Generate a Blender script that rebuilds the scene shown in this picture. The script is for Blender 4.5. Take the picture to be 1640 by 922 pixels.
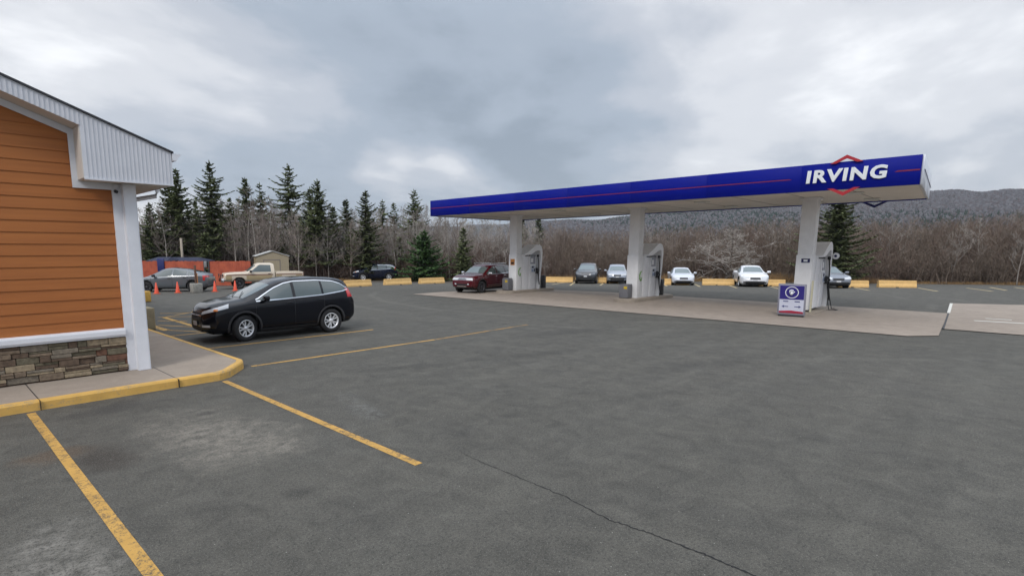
import bpy, bmesh, math, random
import numpy as np
from mathutils import Vector, Matrix
from mathutils.bvhtree import BVHTree

for o in list(bpy.data.objects): bpy.data.objects.remove(o)
SC = bpy.context.scene
COL = SC.collection
R = math.radians

# ------------------------------------------------------------------ camera
# world axes: +X away to the right, +Y away to the left, camera above the origin
CW = [[0.71, -0.71, -0.0], [0.11, 0.11, 0.99], [-0.70, -0.70, 0.15]]
F_PX, CX, CY, CAMH = 877.43, 739.14, 532.59, 2.5
CAL = None
def _calib():
    # rotation recovered from the three vanishing points
    vx = np.array([(1627.85-CX)/F_PX, -(400.0-CY)/F_PX, -1.0]); vx /= np.linalg.norm(vx)
    vy = np.array([(-146.82-CX)/F_PX, -(400.73-CY)/F_PX, -1.0]); vy /= np.linalg.norm(vy)
    vz = np.cross(vx, vy); vz /= np.linalg.norm(vz)
    vy = np.cross(vz, vx)
    return np.stack([vx, vy, vz], axis=1)       # columns: world axes seen in camera coordinates
MC = _calib()
cam_d = bpy.data.cameras.new('camera')
cam = bpy.data.objects.new('camera', cam_d); COL.objects.link(cam)
cam.matrix_world = Matrix(MC.T.tolist()).to_4x4()
cam.location = (0, 0, CAMH)
cam_d.sensor_fit = 'HORIZONTAL'; cam_d.sensor_width = 36
cam_d.lens = F_PX/1640*36
cam_d.shift_x = (820-CX)/1640
cam_d.shift_y = (CY-461)/1640
cam_d.clip_start = 0.1; cam_d.clip_end = 8000
SC.camera = cam

# ------------------------------------------------------------------ render, exposure
SC.render.engine = 'CYCLES'
SC.cycles.use_denoising = True
SC.cycles.max_bounces = 5
SC.cycles.diffuse_bounces = 2
SC.cycles.glossy_bounces = 3
SC.cycles.transparent_max_bounces = 6
SC.view_settings.view_transform = 'Standard'
SC.view_settings.look = 'None'
SC.view_settings.exposure = 0.38
SC.view_settings.gamma = 1.0
SC.view_settings.use_curve_mapping = False

# ------------------------------------------------------------------ sky and sun
SUN_EL, SUN_AZ = 42, 205          # azimuth in degrees, counter-clockwise from +X
world = bpy.data.worlds.new("World"); SC.world = world; world.use_nodes = True
SKY_STRENGTH = 0.1
def build_world():
    nt = world.node_tree; nt.nodes.clear()
    N = lambda t: nt.nodes.new(t); L = nt.links.new
    out = N('ShaderNodeOutputWorld'); bg = N('ShaderNodeBackground'); bg.inputs[1].default_value = SKY_STRENGTH
    L(bg.outputs[0], out.inputs[0])
    sky = N('ShaderNodeTexSky'); sky.sky_type = 'NISHITA'; sky.sun_disc = False
    sky.sun_elevation = R(SUN_EL); sky.sun_rotation = R(90-SUN_AZ); sky.air_density = 1.2; sky.dust_density = 2.0
    tc = N('ShaderNodeTexCoord'); sep = N('ShaderNodeSeparateXYZ'); L(tc.outputs['Generated'], sep.inputs[0])
    def M(op, a, b=None, c=None, clamp=False):
        m = N('ShaderNodeMath'); m.operation = op; m.use_clamp = clamp
        for i, v in enumerate((a, b, c)):
            if v is None: continue
            if isinstance(v, (int, float)): m.inputs[i].default_value = v
            else: L(v, m.inputs[i])
        return m.outputs[0]
    z = M('MAXIMUM', sep.outputs[2], 0.0)
    zz = M('ADD', z, 0.22)
    cx = M('DIVIDE', sep.outputs[0], zz); cy = M('DIVIDE', sep.outputs[1], zz)
    cmb = N('ShaderNodeCombineXYZ'); L(cx, cmb.inputs[0]); L(cy, cmb.inputs[1])
    def noise(scale, detail, rough, off, dist=0.0):
        mp = N('ShaderNodeMapping'); mp.inputs['Location'].default_value = off
        mp.inputs['Rotation'].default_value = (0, 0, R(-42)); mp.inputs['Scale'].default_value = (0.75, 1.0, 1)
        L(cmb.outputs[0], mp.inputs[0])
        n = N('ShaderNodeTexNoise'); n.inputs['Scale'].default_value = scale; n.inputs['Detail'].default_value = detail
        n.inputs['Roughness'].default_value = rough; n.inputs['Distortion'].default_value = dist
        L(mp.outputs[0], n.inputs['Vector']); return n.outputs[0]
    n1 = noise(0.75, 7, 0.55, (3.1, 1.7, 0), 0.25)
    n2 = noise(2.4, 7, 0.55, (7.7, 4.2, 0), 0.3)
    nn = M('ADD', M('MULTIPLY_ADD', n1, 1.25, -0.28), M('MULTIPLY', n2, 0.42))
    # broad bright and dark areas of the overcast, by world direction
    def blob(px, py, sharp, amp):
        c = np.array([(px-CX)/F_PX, -(py-CY)/F_PX, -1.0]); d = MC.T@c; d /= np.linalg.norm(d)
        dp = N('ShaderNodeVectorMath'); dp.operation = 'DOT_PRODUCT'; L(tc.outputs['Generated'], dp.inputs[0]); dp.inputs[1].default_value = tuple(d)
        return M('MULTIPLY', M('POWER', M('MAXIMUM', dp.outputs['Value'], 0.0), sharp), amp)
    tot = nn
    for b in BLOBS: tot = M('ADD', tot, blob(*b))
    cr = N('ShaderNodeValToRGB'); L(tot, cr.inputs[0])
    e = cr.color_ramp; e.interpolation = 'EASE'
    e.elements[0].position = 0.28; e.elements[0].color = (0.245, 0.290, 0.350, 1)
    e.elements[1].position = 0.90; e.elements[1].color = (0.86, 0.87, 0.89, 1)
    for p, c in ((0.46, (0.335, 0.385, 0.455, 1)), (0.60, (0.46, 0.49, 0.545, 1)), (0.74, (0.63, 0.645, 0.68, 1))):
        k = e.elements.new(p); k.color = c
    # overcast is brighter towards the zenith
    zen = M('MULTIPLY_ADD', M('POWER', M('SMOOTH_MAX', M('SUBTRACT', sep.outputs[2], 0.36), 0.0, 0.05), 1.0), ZENITH, 1.0)
    sc = N('ShaderNodeVectorMath'); sc.operation = 'SCALE'; L(cr.outputs[0], sc.inputs[0]); L(M('DIVIDE', zen, SKY_STRENGTH), sc.inputs['Scale'])
    mx = N('ShaderNodeMix'); mx.data_type = 'RGBA'; mx.inputs[0].default_value = 0.93
    L(sky.outputs[0], mx.inputs[6]); L(sc.outputs[0], mx.inputs[7]); L(mx.outputs[2], bg.inputs[0])
ZENITH = 3.0
BLOBS = [(1560, 60, 14, 0.13), (640, 262, 1500, 0.26), (700, 255, 1900, 0.24), (735, 262, 2500, 0.18), (590, 268, 3000, 0.16), (90, 170, 22, 0.17), (1250, 60, 60, 0.04),
         (560, 80, 26, -0.15), (900, 120, 60, -0.10), (860, 200, 60, -0.10), (1250, 200, 60, 0.06), (1640, 300, 40, -0.08)]
build_world()
sd = bpy.data.lights.new('sun', 'SUN'); sd.energy = 1.1; sd.angle = R(14); sd.color = (1.0, 0.965, 0.92)
sun = bpy.data.objects.new('sun', sd); COL.objects.link(sun)
_v = Vector((math.cos(R(SUN_EL))*math.cos(R(SUN_AZ)), math.cos(R(SUN_EL))*math.sin(R(SUN_AZ)), math.sin(R(SUN_EL))))
sun.rotation_euler = _v.to_track_quat('Z', 'Y').to_euler(); sun.location = _v*60

# ------------------------------------------------------------------ survey helpers
def gz(x, y):
    """height of the lot: level by the store, then falling gently towards the trees"""
    s = (x+y)*0.70711
    return -0.027*min(max(0.0, s-33), 22)
def ray(px, py):
    return MC.T@np.array([(px-CX)/F_PX, -(py-CY)/F_PX, -1.0])
def G(px, py, z=0.0):
    """point of the lot surveyed from the photograph"""
    d = ray(px, py); h = z
    for _ in range(40):
        t = (h-CAMH)/d[2]; x, y = d[0]*t, d[1]*t; h = 0.5*h+0.5*(gz(x, y)+z)
    return (float(x), float(y))
def polar(px, dist):
    """ground point along the bearing of column px of the photograph at a distance"""
    d = ray(px, 400); k = dist/math.hypot(d[0], d[1]); return (float(d[0]*k), float(d[1]*k))

# ------------------------------------------------------------------ materials
MATS = {}
def hexc(r, g, b): return (r, g, b, 1)
def pmat(name, col, rough=0.6, metal=0.0, spec=0.5, coat=0.0, var=0.0, vscale=8.0, bump=0.0, bscale=60.0, col2=None, objvar=0.0, emis=None, detail=5):
    if name in MATS: return MATS[name]
    m = bpy.data.materials.new(name); m.use_nodes = True; nt = m.node_tree; b = nt.nodes['Principled BSDF']
    b.inputs['Base Color'].default_value = (*col[:3], 1); b.inputs['Roughness'].default_value = rough
    b.inputs['Metallic'].default_value = metal; b.inputs['Specular IOR Level'].default_value = spec
    b.inputs['Coat Weight'].default_value = coat; b.inputs['Coat Roughness'].default_value = 0.04
    L = nt.links.new
    src = None
    if var > 0 or bump > 0 or col2 is not None:
        tc = nt.nodes.new('ShaderNodeTexCoord')
    if var > 0 or col2 is not None:
        n = nt.nodes.new('ShaderNodeTexNoise'); n.inputs['Scale'].default_value = vscale; n.inputs['Detail'].default_value = detail; n.inputs['Roughness'].default_value = 0.62
        L(tc.outputs['Object'], n.inputs['Vector'])
        r = nt.nodes.new('ShaderNodeValToRGB'); L(n.outputs[0], r.inputs[0])
        c2 = col2 if col2 is not None else tuple(c*(1-var) for c in col[:3])
        c1 = col[:3] if col2 is not None else tuple(min(1, c*(1+var)) for c in col[:3])
        r.color_ramp.elements[0].position = 0.34; r.color_ramp.elements[0].color = (*c2[:3], 1)
        r.color_ramp.elements[1].position = 0.66; r.color_ramp.elements[1].color = (*c1[:3], 1)
        src = r.outputs[0]
    if objvar > 0:
        oi = nt.nodes.new('ShaderNodeObjectInfo'); hs = nt.nodes.new('ShaderNodeHueSaturation')
        ma = nt.nodes.new('ShaderNodeMath'); ma.operation = 'MULTIPLY_ADD'; L(oi.outputs['Random'], ma.inputs[0]); ma.inputs[1].default_value = objvar*2; ma.inputs[2].default_value = 1-objvar
        L(ma.outputs[0], hs.inputs['Value'])
        if src: L(src, hs.inputs['Color'])
        else: hs.inputs['Color'].default_value = (*col[:3], 1)
        src = hs.outputs[0]
    if src: L(src, b.inputs['Base Color'])
    if bump > 0:
        n2 = nt.nodes.new('ShaderNodeTexNoise'); n2.inputs['Scale'].default_value = bscale; n2.inputs['Detail'].default_value = 4
        L(tc.outputs['Object'], n2.inputs['Vector'])
        bp = nt.nodes.new('ShaderNodeBump'); bp.inputs['Strength'].default_value = bump; bp.inputs['Distance'].default_value = 0.01
        L(n2.outputs[0], bp.inputs['Height']); L(bp.outputs[0], b.inputs['Normal'])
    if emis:
        b.inputs['Emission Color'].default_value = (*emis[:3], 1); b.inputs['Emission Strength'].default_value = emis[3]
    MATS[name] = m
    return m

class NT:
    """small helper to write node graphs"""
    def __init__(s, name):
        s.m = bpy.data.materials.new(name); s.m.use_nodes = True; s.nt = s.m.node_tree; s.b = s.nt.nodes['Principled BSDF']
        s.tc = s.nt.nodes.new('ShaderNodeTexCoord'); s.co = s.tc.outputs['Object']; MATS[name] = s.m
    def link(s, a, b): s.nt.links.new(a, b)
    def put(s, v, i):
        if isinstance(v, (int, float)): i.default_value = v
        elif isinstance(v, tuple): i.default_value = v if len(v) == 4 or i.type != 'RGBA' else (*v, 1)
        else: s.link(v, i)
    def mapc(s, scale=(1, 1, 1), rot=0, loc=(0, 0, 0)):
        n = s.nt.nodes.new('ShaderNodeMapping'); s.link(s.co, n.inputs[0]); n.inputs['Scale'].default_value = scale; n.inputs['Rotation'].default_value = (0, 0, rot); n.inputs['Location'].default_value = loc
        return n.outputs[0]
    def noise(s, scale, detail=5, rough=0.55, vec=None, dist=0.0):
        n = s.nt.nodes.new('ShaderNodeTexNoise'); n.inputs['Scale'].default_value = scale; n.inputs['Detail'].default_value = detail
        n.inputs['Roughness'].default_value = rough; n.inputs['Distortion'].default_value = dist
        s.link(vec if vec is not None else s.co, n.inputs['Vector']); return n.outputs[0]
    def vor(s, scale, feature='F1', vec=None, out='Distance'):
        n = s.nt.nodes.new('ShaderNodeTexVoronoi'); n.feature = feature; n.inputs['Scale'].default_value = scale
        s.link(vec if vec is not None else s.co, n.inputs['Vector']); return n.outputs[out]
    def ramp(s, fac, stops, interp='LINEAR'):
        n = s.nt.nodes.new('ShaderNodeValToRGB'); s.put(fac, n.inputs[0]); r = n.color_ramp; r.interpolation = interp
        r.elements[0].position = stops[0][0]; r.elements[-1].position = stops[-1][0]
        def c4(c): return (c, c, c, 1) if isinstance(c, (int, float)) else (*c[:3], 1)
        r.elements[0].color = c4(stops[0][1]); r.elements[-1].color = c4(stops[-1][1])
        for p, c in stops[1:-1]:
            e = r.elements.new(p); e.color = c4(c)
        return n.outputs[0]
    def mix(s, fac, a, b, mode='MIX'):
        n = s.nt.nodes.new('ShaderNodeMix'); n.data_type = 'RGBA'; n.blend_type = mode
        s.put(fac, n.inputs[0]); s.put(a, n.inputs[6]); s.put(b, n.inputs[7]); return n.outputs[2]
    def math(s, op, a, b=0.0, c=0.0, clamp=False):
        n = s.nt.nodes.new('ShaderNodeMath'); n.operation = op; n.use_clamp = clamp
        s.put(a, n.inputs[0]); s.put(b, n.inputs[1]); s.put(c, n.inputs[2]); return n.outputs[0]
    def bump(s, h, strength, dist=0.01):
        n = s.nt.nodes.new('ShaderNodeBump'); n.inputs['Strength'].default_value = strength; n.inputs['Distance'].default_value = dist
        s.link(h, n.inputs['Height']); s.link(n.outputs[0], s.b.inputs['Normal'])
    def sep(s):
        n = s.nt.nodes.new('ShaderNodeSeparateXYZ'); s.link(s.co, n.inputs[0]); return n.outputs
    def spot(s, x, y, rx, ry, rot=0, soft=1.0, warp=0.35):
        """soft round stain at a place of the lot: 1 in the middle, 0 outside"""
        o = s.sep()
        c, sn = math.cos(rot), math.sin(rot)
        dx = s.math('SUBTRACT', o[0], x); dy = s.math('SUBTRACT', o[1], y)
        u = s.math('ADD', s.math('MULTIPLY', dx, c/rx), s.math('MULTIPLY', dy, sn/rx))
        v = s.math('ADD', s.math('MULTIPLY', dx, -sn/ry), s.math('MULTIPLY', dy, c/ry))
        r = s.math('SQRT', s.math('ADD', s.math('MULTIPLY', u, u), s.math('MULTIPLY', v, v)))
        n = s.noise(1.3, 6, 0.6)
        r = s.math('ADD', r, s.math('MULTIPLY', s.math('SUBTRACT', n, 0.5), warp*4))
        return s.ramp(r, [(max(0, 0.9-soft*0.8), 1.0), (1.0, 0.0)], 'EASE')

def _circ(p, q, r):
    (x1, y1), (x2, y2), (x3, y3) = p, q, r
    d = 2*(x1*(y2-y3)+x2*(y3-y1)+x3*(y1-y2))
    ux = ((x1*x1+y1*y1)*(y2-y3)+(x2*x2+y2*y2)*(y3-y1)+(x3*x3+y3*y3)*(y1-y2))/d
    uy = ((x1*x1+y1*y1)*(x3-x2)+(x2*x2+y2*y2)*(x1-x3)+(x3*x3+y3*y3)*(x2-x1))/d
    return (ux, uy), math.hypot(x1-ux, y1-uy)
ARC = _circ(G(645, 461), G(596, 472), G(650, 489))
def asphalt():
    a = NT('asphalt')
    big = a.noise(0.12, 5, 0.6, dist=0.5); mid = a.noise(0.9, 6, 0.65); fine = a.noise(38, 3, 0.7)
    agg = a.vor(95); agg2 = a.vor(55, out='Color')
    col = a.ramp(big, [(0.3, (0.066, 0.064, 0.057)), (0.7, (0.108, 0.103, 0.091))])
    col = a.mix(0.55, col, a.ramp(mid, [(0.25, (0.055, 0.053, 0.048)), (0.75, (0.122, 0.116, 0.102))]))
    # long drag streaks in the driving direction
    st = a.noise(1.0, 5, 0.6, vec=a.mapc((0.10, 1.6, 1), R(-30)))
    col = a.mix(a.math('MULTIPLY', a.ramp(st, [(0.48, 0.0), (0.68, 1.0)]), 0.34), col, (0.155, 0.150, 0.133))
    st2 = a.noise(1.0, 5, 0.6, vec=a.mapc((1.3, 0.09, 1), R(8), (5, 9, 0)))
    col = a.mix(a.math('MULTIPLY', a.ramp(st2, [(0.50, 0.0), (0.70, 1.0)]), 0.38), col, (0.052, 0.050, 0.046))
    m2 = a.noise(2.6, 7, 0.72, dist=0.8)
    col = a.mix(0.40, col, a.ramp(m2, [(0.32, (0.036, 0.035, 0.032)), (0.68, (0.155, 0.147, 0.130))]))
    # paler turning arc worn by tyres, between the store and the pumps
    (ax_, ay_), ar_ = ARC
    o = a.sep(); dx = a.math('SUBTRACT', o[0], ax_); dy = a.math('SUBTRACT', o[1], ay_)
    rr = a.math('SQRT', a.math('ADD', a.math('MULTIPLY', dx, dx), a.math('MULTIPLY', dy, dy)))
    for r0_, am in ((ar_, .42), (ar_+1.9, .30), (ar_+4.6, .22), (ar_+6.4, .22)):
        dr = a.math('ABSOLUTE', a.math('SUBTRACT', a.math('ADD', rr, a.math('MULTIPLY', a.noise(0.35, 3, .5), 1.2)), r0_+.6))
        col = a.mix(a.math('MULTIPLY', a.math('MULTIPLY', a.ramp(dr, [(0.02, 1.0), (0.32, 0.0)], 'EASE'), a.ramp(a.noise(.22, 4, .6), [(.42, 0.0), (.6, 1.0)])), am), col, (0.17, 0.163, 0.145))
    # worn light patch in the near bay, and a second by its left line
    w = a.math('MULTIPLY', a.spot(2.75, 7.4, 1.15, 2.1, R(10), 0.9, 0.45), a.ramp(a.noise(5.5, 7, 0.72), [(0.35, 0.0), (0.62, 1.0)]))
    col = a.mix(a.math('MULTIPLY', w, 0.85), col, (0.25, 0.228, 0.20))
    w2 = a.math('MULTIPLY', a.spot(0.55, 5.2, 0.6, 1.3, 0, 0.9, 0.4), a.ramp(a.noise(5.5, 7, 0.72), [(0.4, 0.0), (0.66, 1.0)]))
    col = a.mix(a.math('MULTIPLY', w2, 0.8), col, (0.27, 0.255, 0.235))
    w3 = a.math('MULTIPLY', a.spot(7.6, 12.9, 2.4, 0.9, 0, 0.9, 0.5), a.ramp(a.noise(3.5, 7, 0.7), [(0.4, 0.0), (0.7, 1.0)]))
    col = a.mix(a.math('MULTIPLY', w3, 0.6), col, (0.17, 0.165, 0.15))
    w4 = a.math('MULTIPLY', a.spot(4.9, 7.2, 0.35, 1.1, R(-15), 0.8, 0.4), a.ramp(a.noise(7, 6, 0.7), [(0.42, 0.0), (0.6, 1.0)]))
    col = a.mix(a.math('MULTIPLY', w4, 0.6), col, (0.17, 0.17, 0.165))
    for (ox_, oy_, rx_, ry_, k_) in ((7.0, 12.8, .35, .22, .5), (7.4, 9.0, 1.6, .35, .38), (10.5, 8.0, 2.4, .5, .35), (6.2, 5.2, .25, .18, .5), (2.6, 5.0, .3, .22, .5), (9.0, 4.2, 1.2, .3, .3), (12.5, 4.5, 2.5, .6, .35), (14.0, 9.5, 3.0, .8, .35), (3.0, 8.6, .22, .16, .55)):
        col = a.mix(a.math('MULTIPLY', a.spot(ox_, oy_, rx_, ry_, R(-20), 0.95, 0.3), k_), col, (0.034, 0.033, 0.031))
    # oil and rust stains
    col = a.mix(a.math('MULTIPLY', a.spot(1.42, 7.6, 0.45, 0.75, 0, 0.9, 0.35), 0.65), col, (0.040, 0.031, 0.025))
    col = a.mix(a.math('MULTIPLY', a.spot(2.1, 9.9, 1.0, 0.45, 0, 0.9, 0.35), 0.55), col, (0.045, 0.043, 0.042))
    col = a.mix(a.math('MULTIPLY', a.spot(1.0, 8.1, 0.5, 0.4, 0, 0.8, 0.4), 0.45), col, (0.11, 0.062, 0.030))
    # aggregate
    col = a.mix(a.ramp(agg, [(0.16, 0.60), (0.32, 0.0)]), col, (0.28, 0.275, 0.255))
    col = a.mix(a.ramp(fine, [(0.32, 0.75), (0.50, 0.0)]), col, (0.028, 0.028, 0.029))
    col = a.mix(a.ramp(a.vor(7.3), [(0.022, 0.9), (0.045, 0.0)]), col, (0.42, 0.41, 0.39))
    col = a.mix(1.0, col, (0.955, 0.945, 0.900), 'MULTIPLY')
    a.link(col, a.b.inputs['Base Color'])
    a.link(a.ramp(mid, [(0.3, 0.78), (0.7, 0.92)]), a.b.inputs['Roughness']); a.b.inputs['Specular IOR Level'].default_value = 0.32
    a.bump(a.math('ADD', a.math('MULTIPLY', agg, 0.7), fine), 0.5, 0.006)
    return a.m
def concrete(name, c1, c2, joint=None, stain=0.35):
    a = NT(name)
    n = a.noise(0.6, 6, 0.6); f = a.noise(30, 4, 0.65)
    col = a.ramp(n, [(0.3, c2), (0.7, c1)])
    col = a.mix(stain, col, a.ramp(a.noise(2.6, 7, 0.7, dist=0.6), [(0.32, tuple(c*0.62 for c in c2)), (0.62, c1)]))
    col = a.mix(a.ramp(f, [(0.3, 0.25), (0.5, 0.0)]), col, tuple(c*0.55 for c in c2))
    a.link(col, a.b.inputs['Base Color']); a.b.inputs['Roughness'].default_value = 0.85; a.b.inputs['Specular IOR Level'].default_value = 0.3
    a.bump(f, 0.35, 0.004)
    return a.m
def worn_paint(name, paint, under, cover=0.42, scale=14):
    a = NT(name)
    n = a.noise(scale, 6, 0.75); n2 = a.noise(70, 3, 0.6); n3 = a.noise(1.7, 4, 0.6)
    f = a.math('ADD', a.math('ADD', a.math('MULTIPLY', n, 0.6), a.math('MULTIPLY', n2, 0.35)), a.math('MULTIPLY', n3, 0.35))
    k = a.ramp(f, [(cover-0.03, 0.0), (cover+0.09, 1.0)])
    pc = a.ramp(a.noise(4, 5, 0.6), [(0.3, tuple(c*0.80 for c in paint)), (0.7, paint)])
    a.link(a.mix(k, under, pc), a.b.inputs['Base Color']); a.b.inputs['Roughness'].default_value = 0.75; a.b.inputs['Specular IOR Level'].default_value = 0.3
    a.bump(n2, 0.3, 0.004)
    return a.m

M_ASPH = asphalt()
M_PAD = concrete('forecourt_concrete', (0.365, 0.305, 0.250), (0.285, 0.238, 0.197))
M_WALK = concrete('sidewalk_concrete', (0.375, 0.312, 0.250), (0.295, 0.243, 0.197), stain=0.25)
M_ISL = concrete('island_concrete', (0.40, 0.345, 0.285), (0.29, 0.245, 0.20))
M_YEL = worn_paint('yellow_line_paint', (0.56, 0.325, 0.085), (0.10, 0.085, 0.06), 0.56)
M_YEL2 = worn_paint('faded_yellow_paint', (0.36, 0.21, 0.06), (0.095, 0.090, 0.080), 0.66)
M_YEL3 = worn_paint('half_worn_yellow_paint', (0.44, 0.25, 0.07), (0.10, 0.095, 0.080), 0.60)
M_YELF = worn_paint('pale_yellow_paint', (0.50, 0.40, 0.22), (0.12, 0.11, 0.095), 0.50)
M_KERB = worn_paint('yellow_kerb_paint', (0.72, 0.430, 0.115), (0.38, 0.28, 0.16), 0.54, 9)
M_WHT = worn_paint('faded_white_paint', (0.70, 0.68, 0.62), (0.30, 0.26, 0.22), 0.45)
M_BARR = worn_paint('barrier_yellow_paint', (0.78, 0.50, 0.20), (0.45, 0.33, 0.2), 0.48, 5)
M_WHITE = pmat('white_painted_metal', (0.80, 0.80, 0.81), 0.45, var=0.05, vscale=2.5)
M_SOFF = pmat('soffit_panels', (0.76, 0.70, 0.62), 0.55, var=0.06, vscale=0.7)
M_BLUE = pmat('royal_blue_fascia', (0.002, 0.008, 0.225), 0.55, var=0.03, vscale=0.9, spec=0.12)
M_RED = pmat('red_sign_enamel', (0.42, 0.020, 0.030), 0.4)
M_NAVY = pmat('navy_sign_enamel', (0.010, 0.012, 0.085), 0.4)
M_LET = pmat('white_acrylic', (0.80, 0.82, 0.84), 0.35)
M_TRIM = pmat('white_trim_board', (0.74, 0.75, 0.79), 0.5, var=0.04, vscale=3)
M_VINYL = pmat('white_ribbed_vinyl', (0.66, 0.67, 0.71), 0.5, var=0.04, vscale=3)
M_SHING = pmat('dark_shingles', (0.045, 0.047, 0.055), 0.9, var=0.4, vscale=20, bump=0.5)
M_GREY = pmat('grey_plastic', (0.15, 0.15, 0.165), 0.6, var=0.08)
M_DARK = pmat('black_plastic', (0.018, 0.018, 0.020), 0.55)
M_RUB = pmat('tyre_rubber', (0.022, 0.022, 0.023), 0.85, var=0.2, vscale=12)
M_RIM = pmat('alloy_rim', (0.78, 0.79, 0.81), 0.34, metal=0.5)
M_RIMD = pmat('dark_rim', (0.10, 0.10, 0.11), 0.4, metal=0.6)
M_CHR = pmat('chrome_trim', (0.80, 0.81, 0.83), 0.16, metal=1.0)
M_GLASS = pmat('car_glass', (0.055, 0.075, 0.072), 0.05, spec=0.9, coat=0.6)
M_WSH = pmat('windscreen_glass', (0.115, 0.150, 0.150), 0.06, spec=0.9, coat=0.6)
M_HL = pmat('headlight_lens', (0.60, 0.62, 0.64), 0.15, spec=0.8, coat=0.8)
M_TL = pmat('tail_light_lens', (0.55, 0.025, 0.022), 0.15, spec=0.7, coat=0.7)
M_AMB = pmat('amber_lens', (0.75, 0.24, 0.05), 0.2, coat=0.6)
M_PLATE = pmat('number_plate', (0.55, 0.56, 0.58), 0.5)
M_BARK = pmat('conifer_bark', (0.085, 0.068, 0.056), 0.95, var=0.3, vscale=6)
M_NEED = pmat('spruce_needles', (0.195, 0.225, 0.100), 0.75, col2=(0.105, 0.125, 0.062), vscale=1.1, objvar=0.18, spec=0.25)
M_NEED2 = pmat('pine_needles', (0.095, 0.175, 0.055), 0.75, col2=(0.055, 0.110, 0.036), vscale=1.3, objvar=0.1, spec=0.25)
M_TWIG = pmat('grey_brown_twigs', (0.285, 0.240, 0.210), 0.9, col2=(0.185, 0.150, 0.130), vscale=0.8, objvar=0.25, spec=0.2)
M_TWIGL = pmat('pale_grey_twigs', (0.36, 0.33, 0.295), 0.9, col2=(0.25, 0.222, 0.198), vscale=0.8, objvar=0.2, spec=0.2)
M_BIRCH = pmat('birch_bark', (0.42, 0.39, 0.35), 0.85, col2=(0.22, 0.19, 0.165), vscale=3, objvar=0.15, spec=0.2)
M_BRUSH = pmat('brush_stems', (0.215, 0.172, 0.137), 0.95, col2=(0.140, 0.109, 0.088), vscale=0.35, spec=0.15)
M_BRUSHR = pmat('reddish_brush_stems', (0.195, 0.137, 0.112), 0.95, col2=(0.128, 0.088, 0.074), vscale=0.4, spec=0.15)
M_GRASS = pmat('dry_grass', (0.36, 0.235, 0.115), 0.95, col2=(0.20, 0.125, 0.065), vscale=0.6, spec=0.15)
M_SOIL = pmat('leaf_litter_ground', (0.085, 0.066, 0.046), 0.97, col2=(0.050, 0.040, 0.030), vscale=0.35, bump=0.5, bscale=4)

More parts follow.
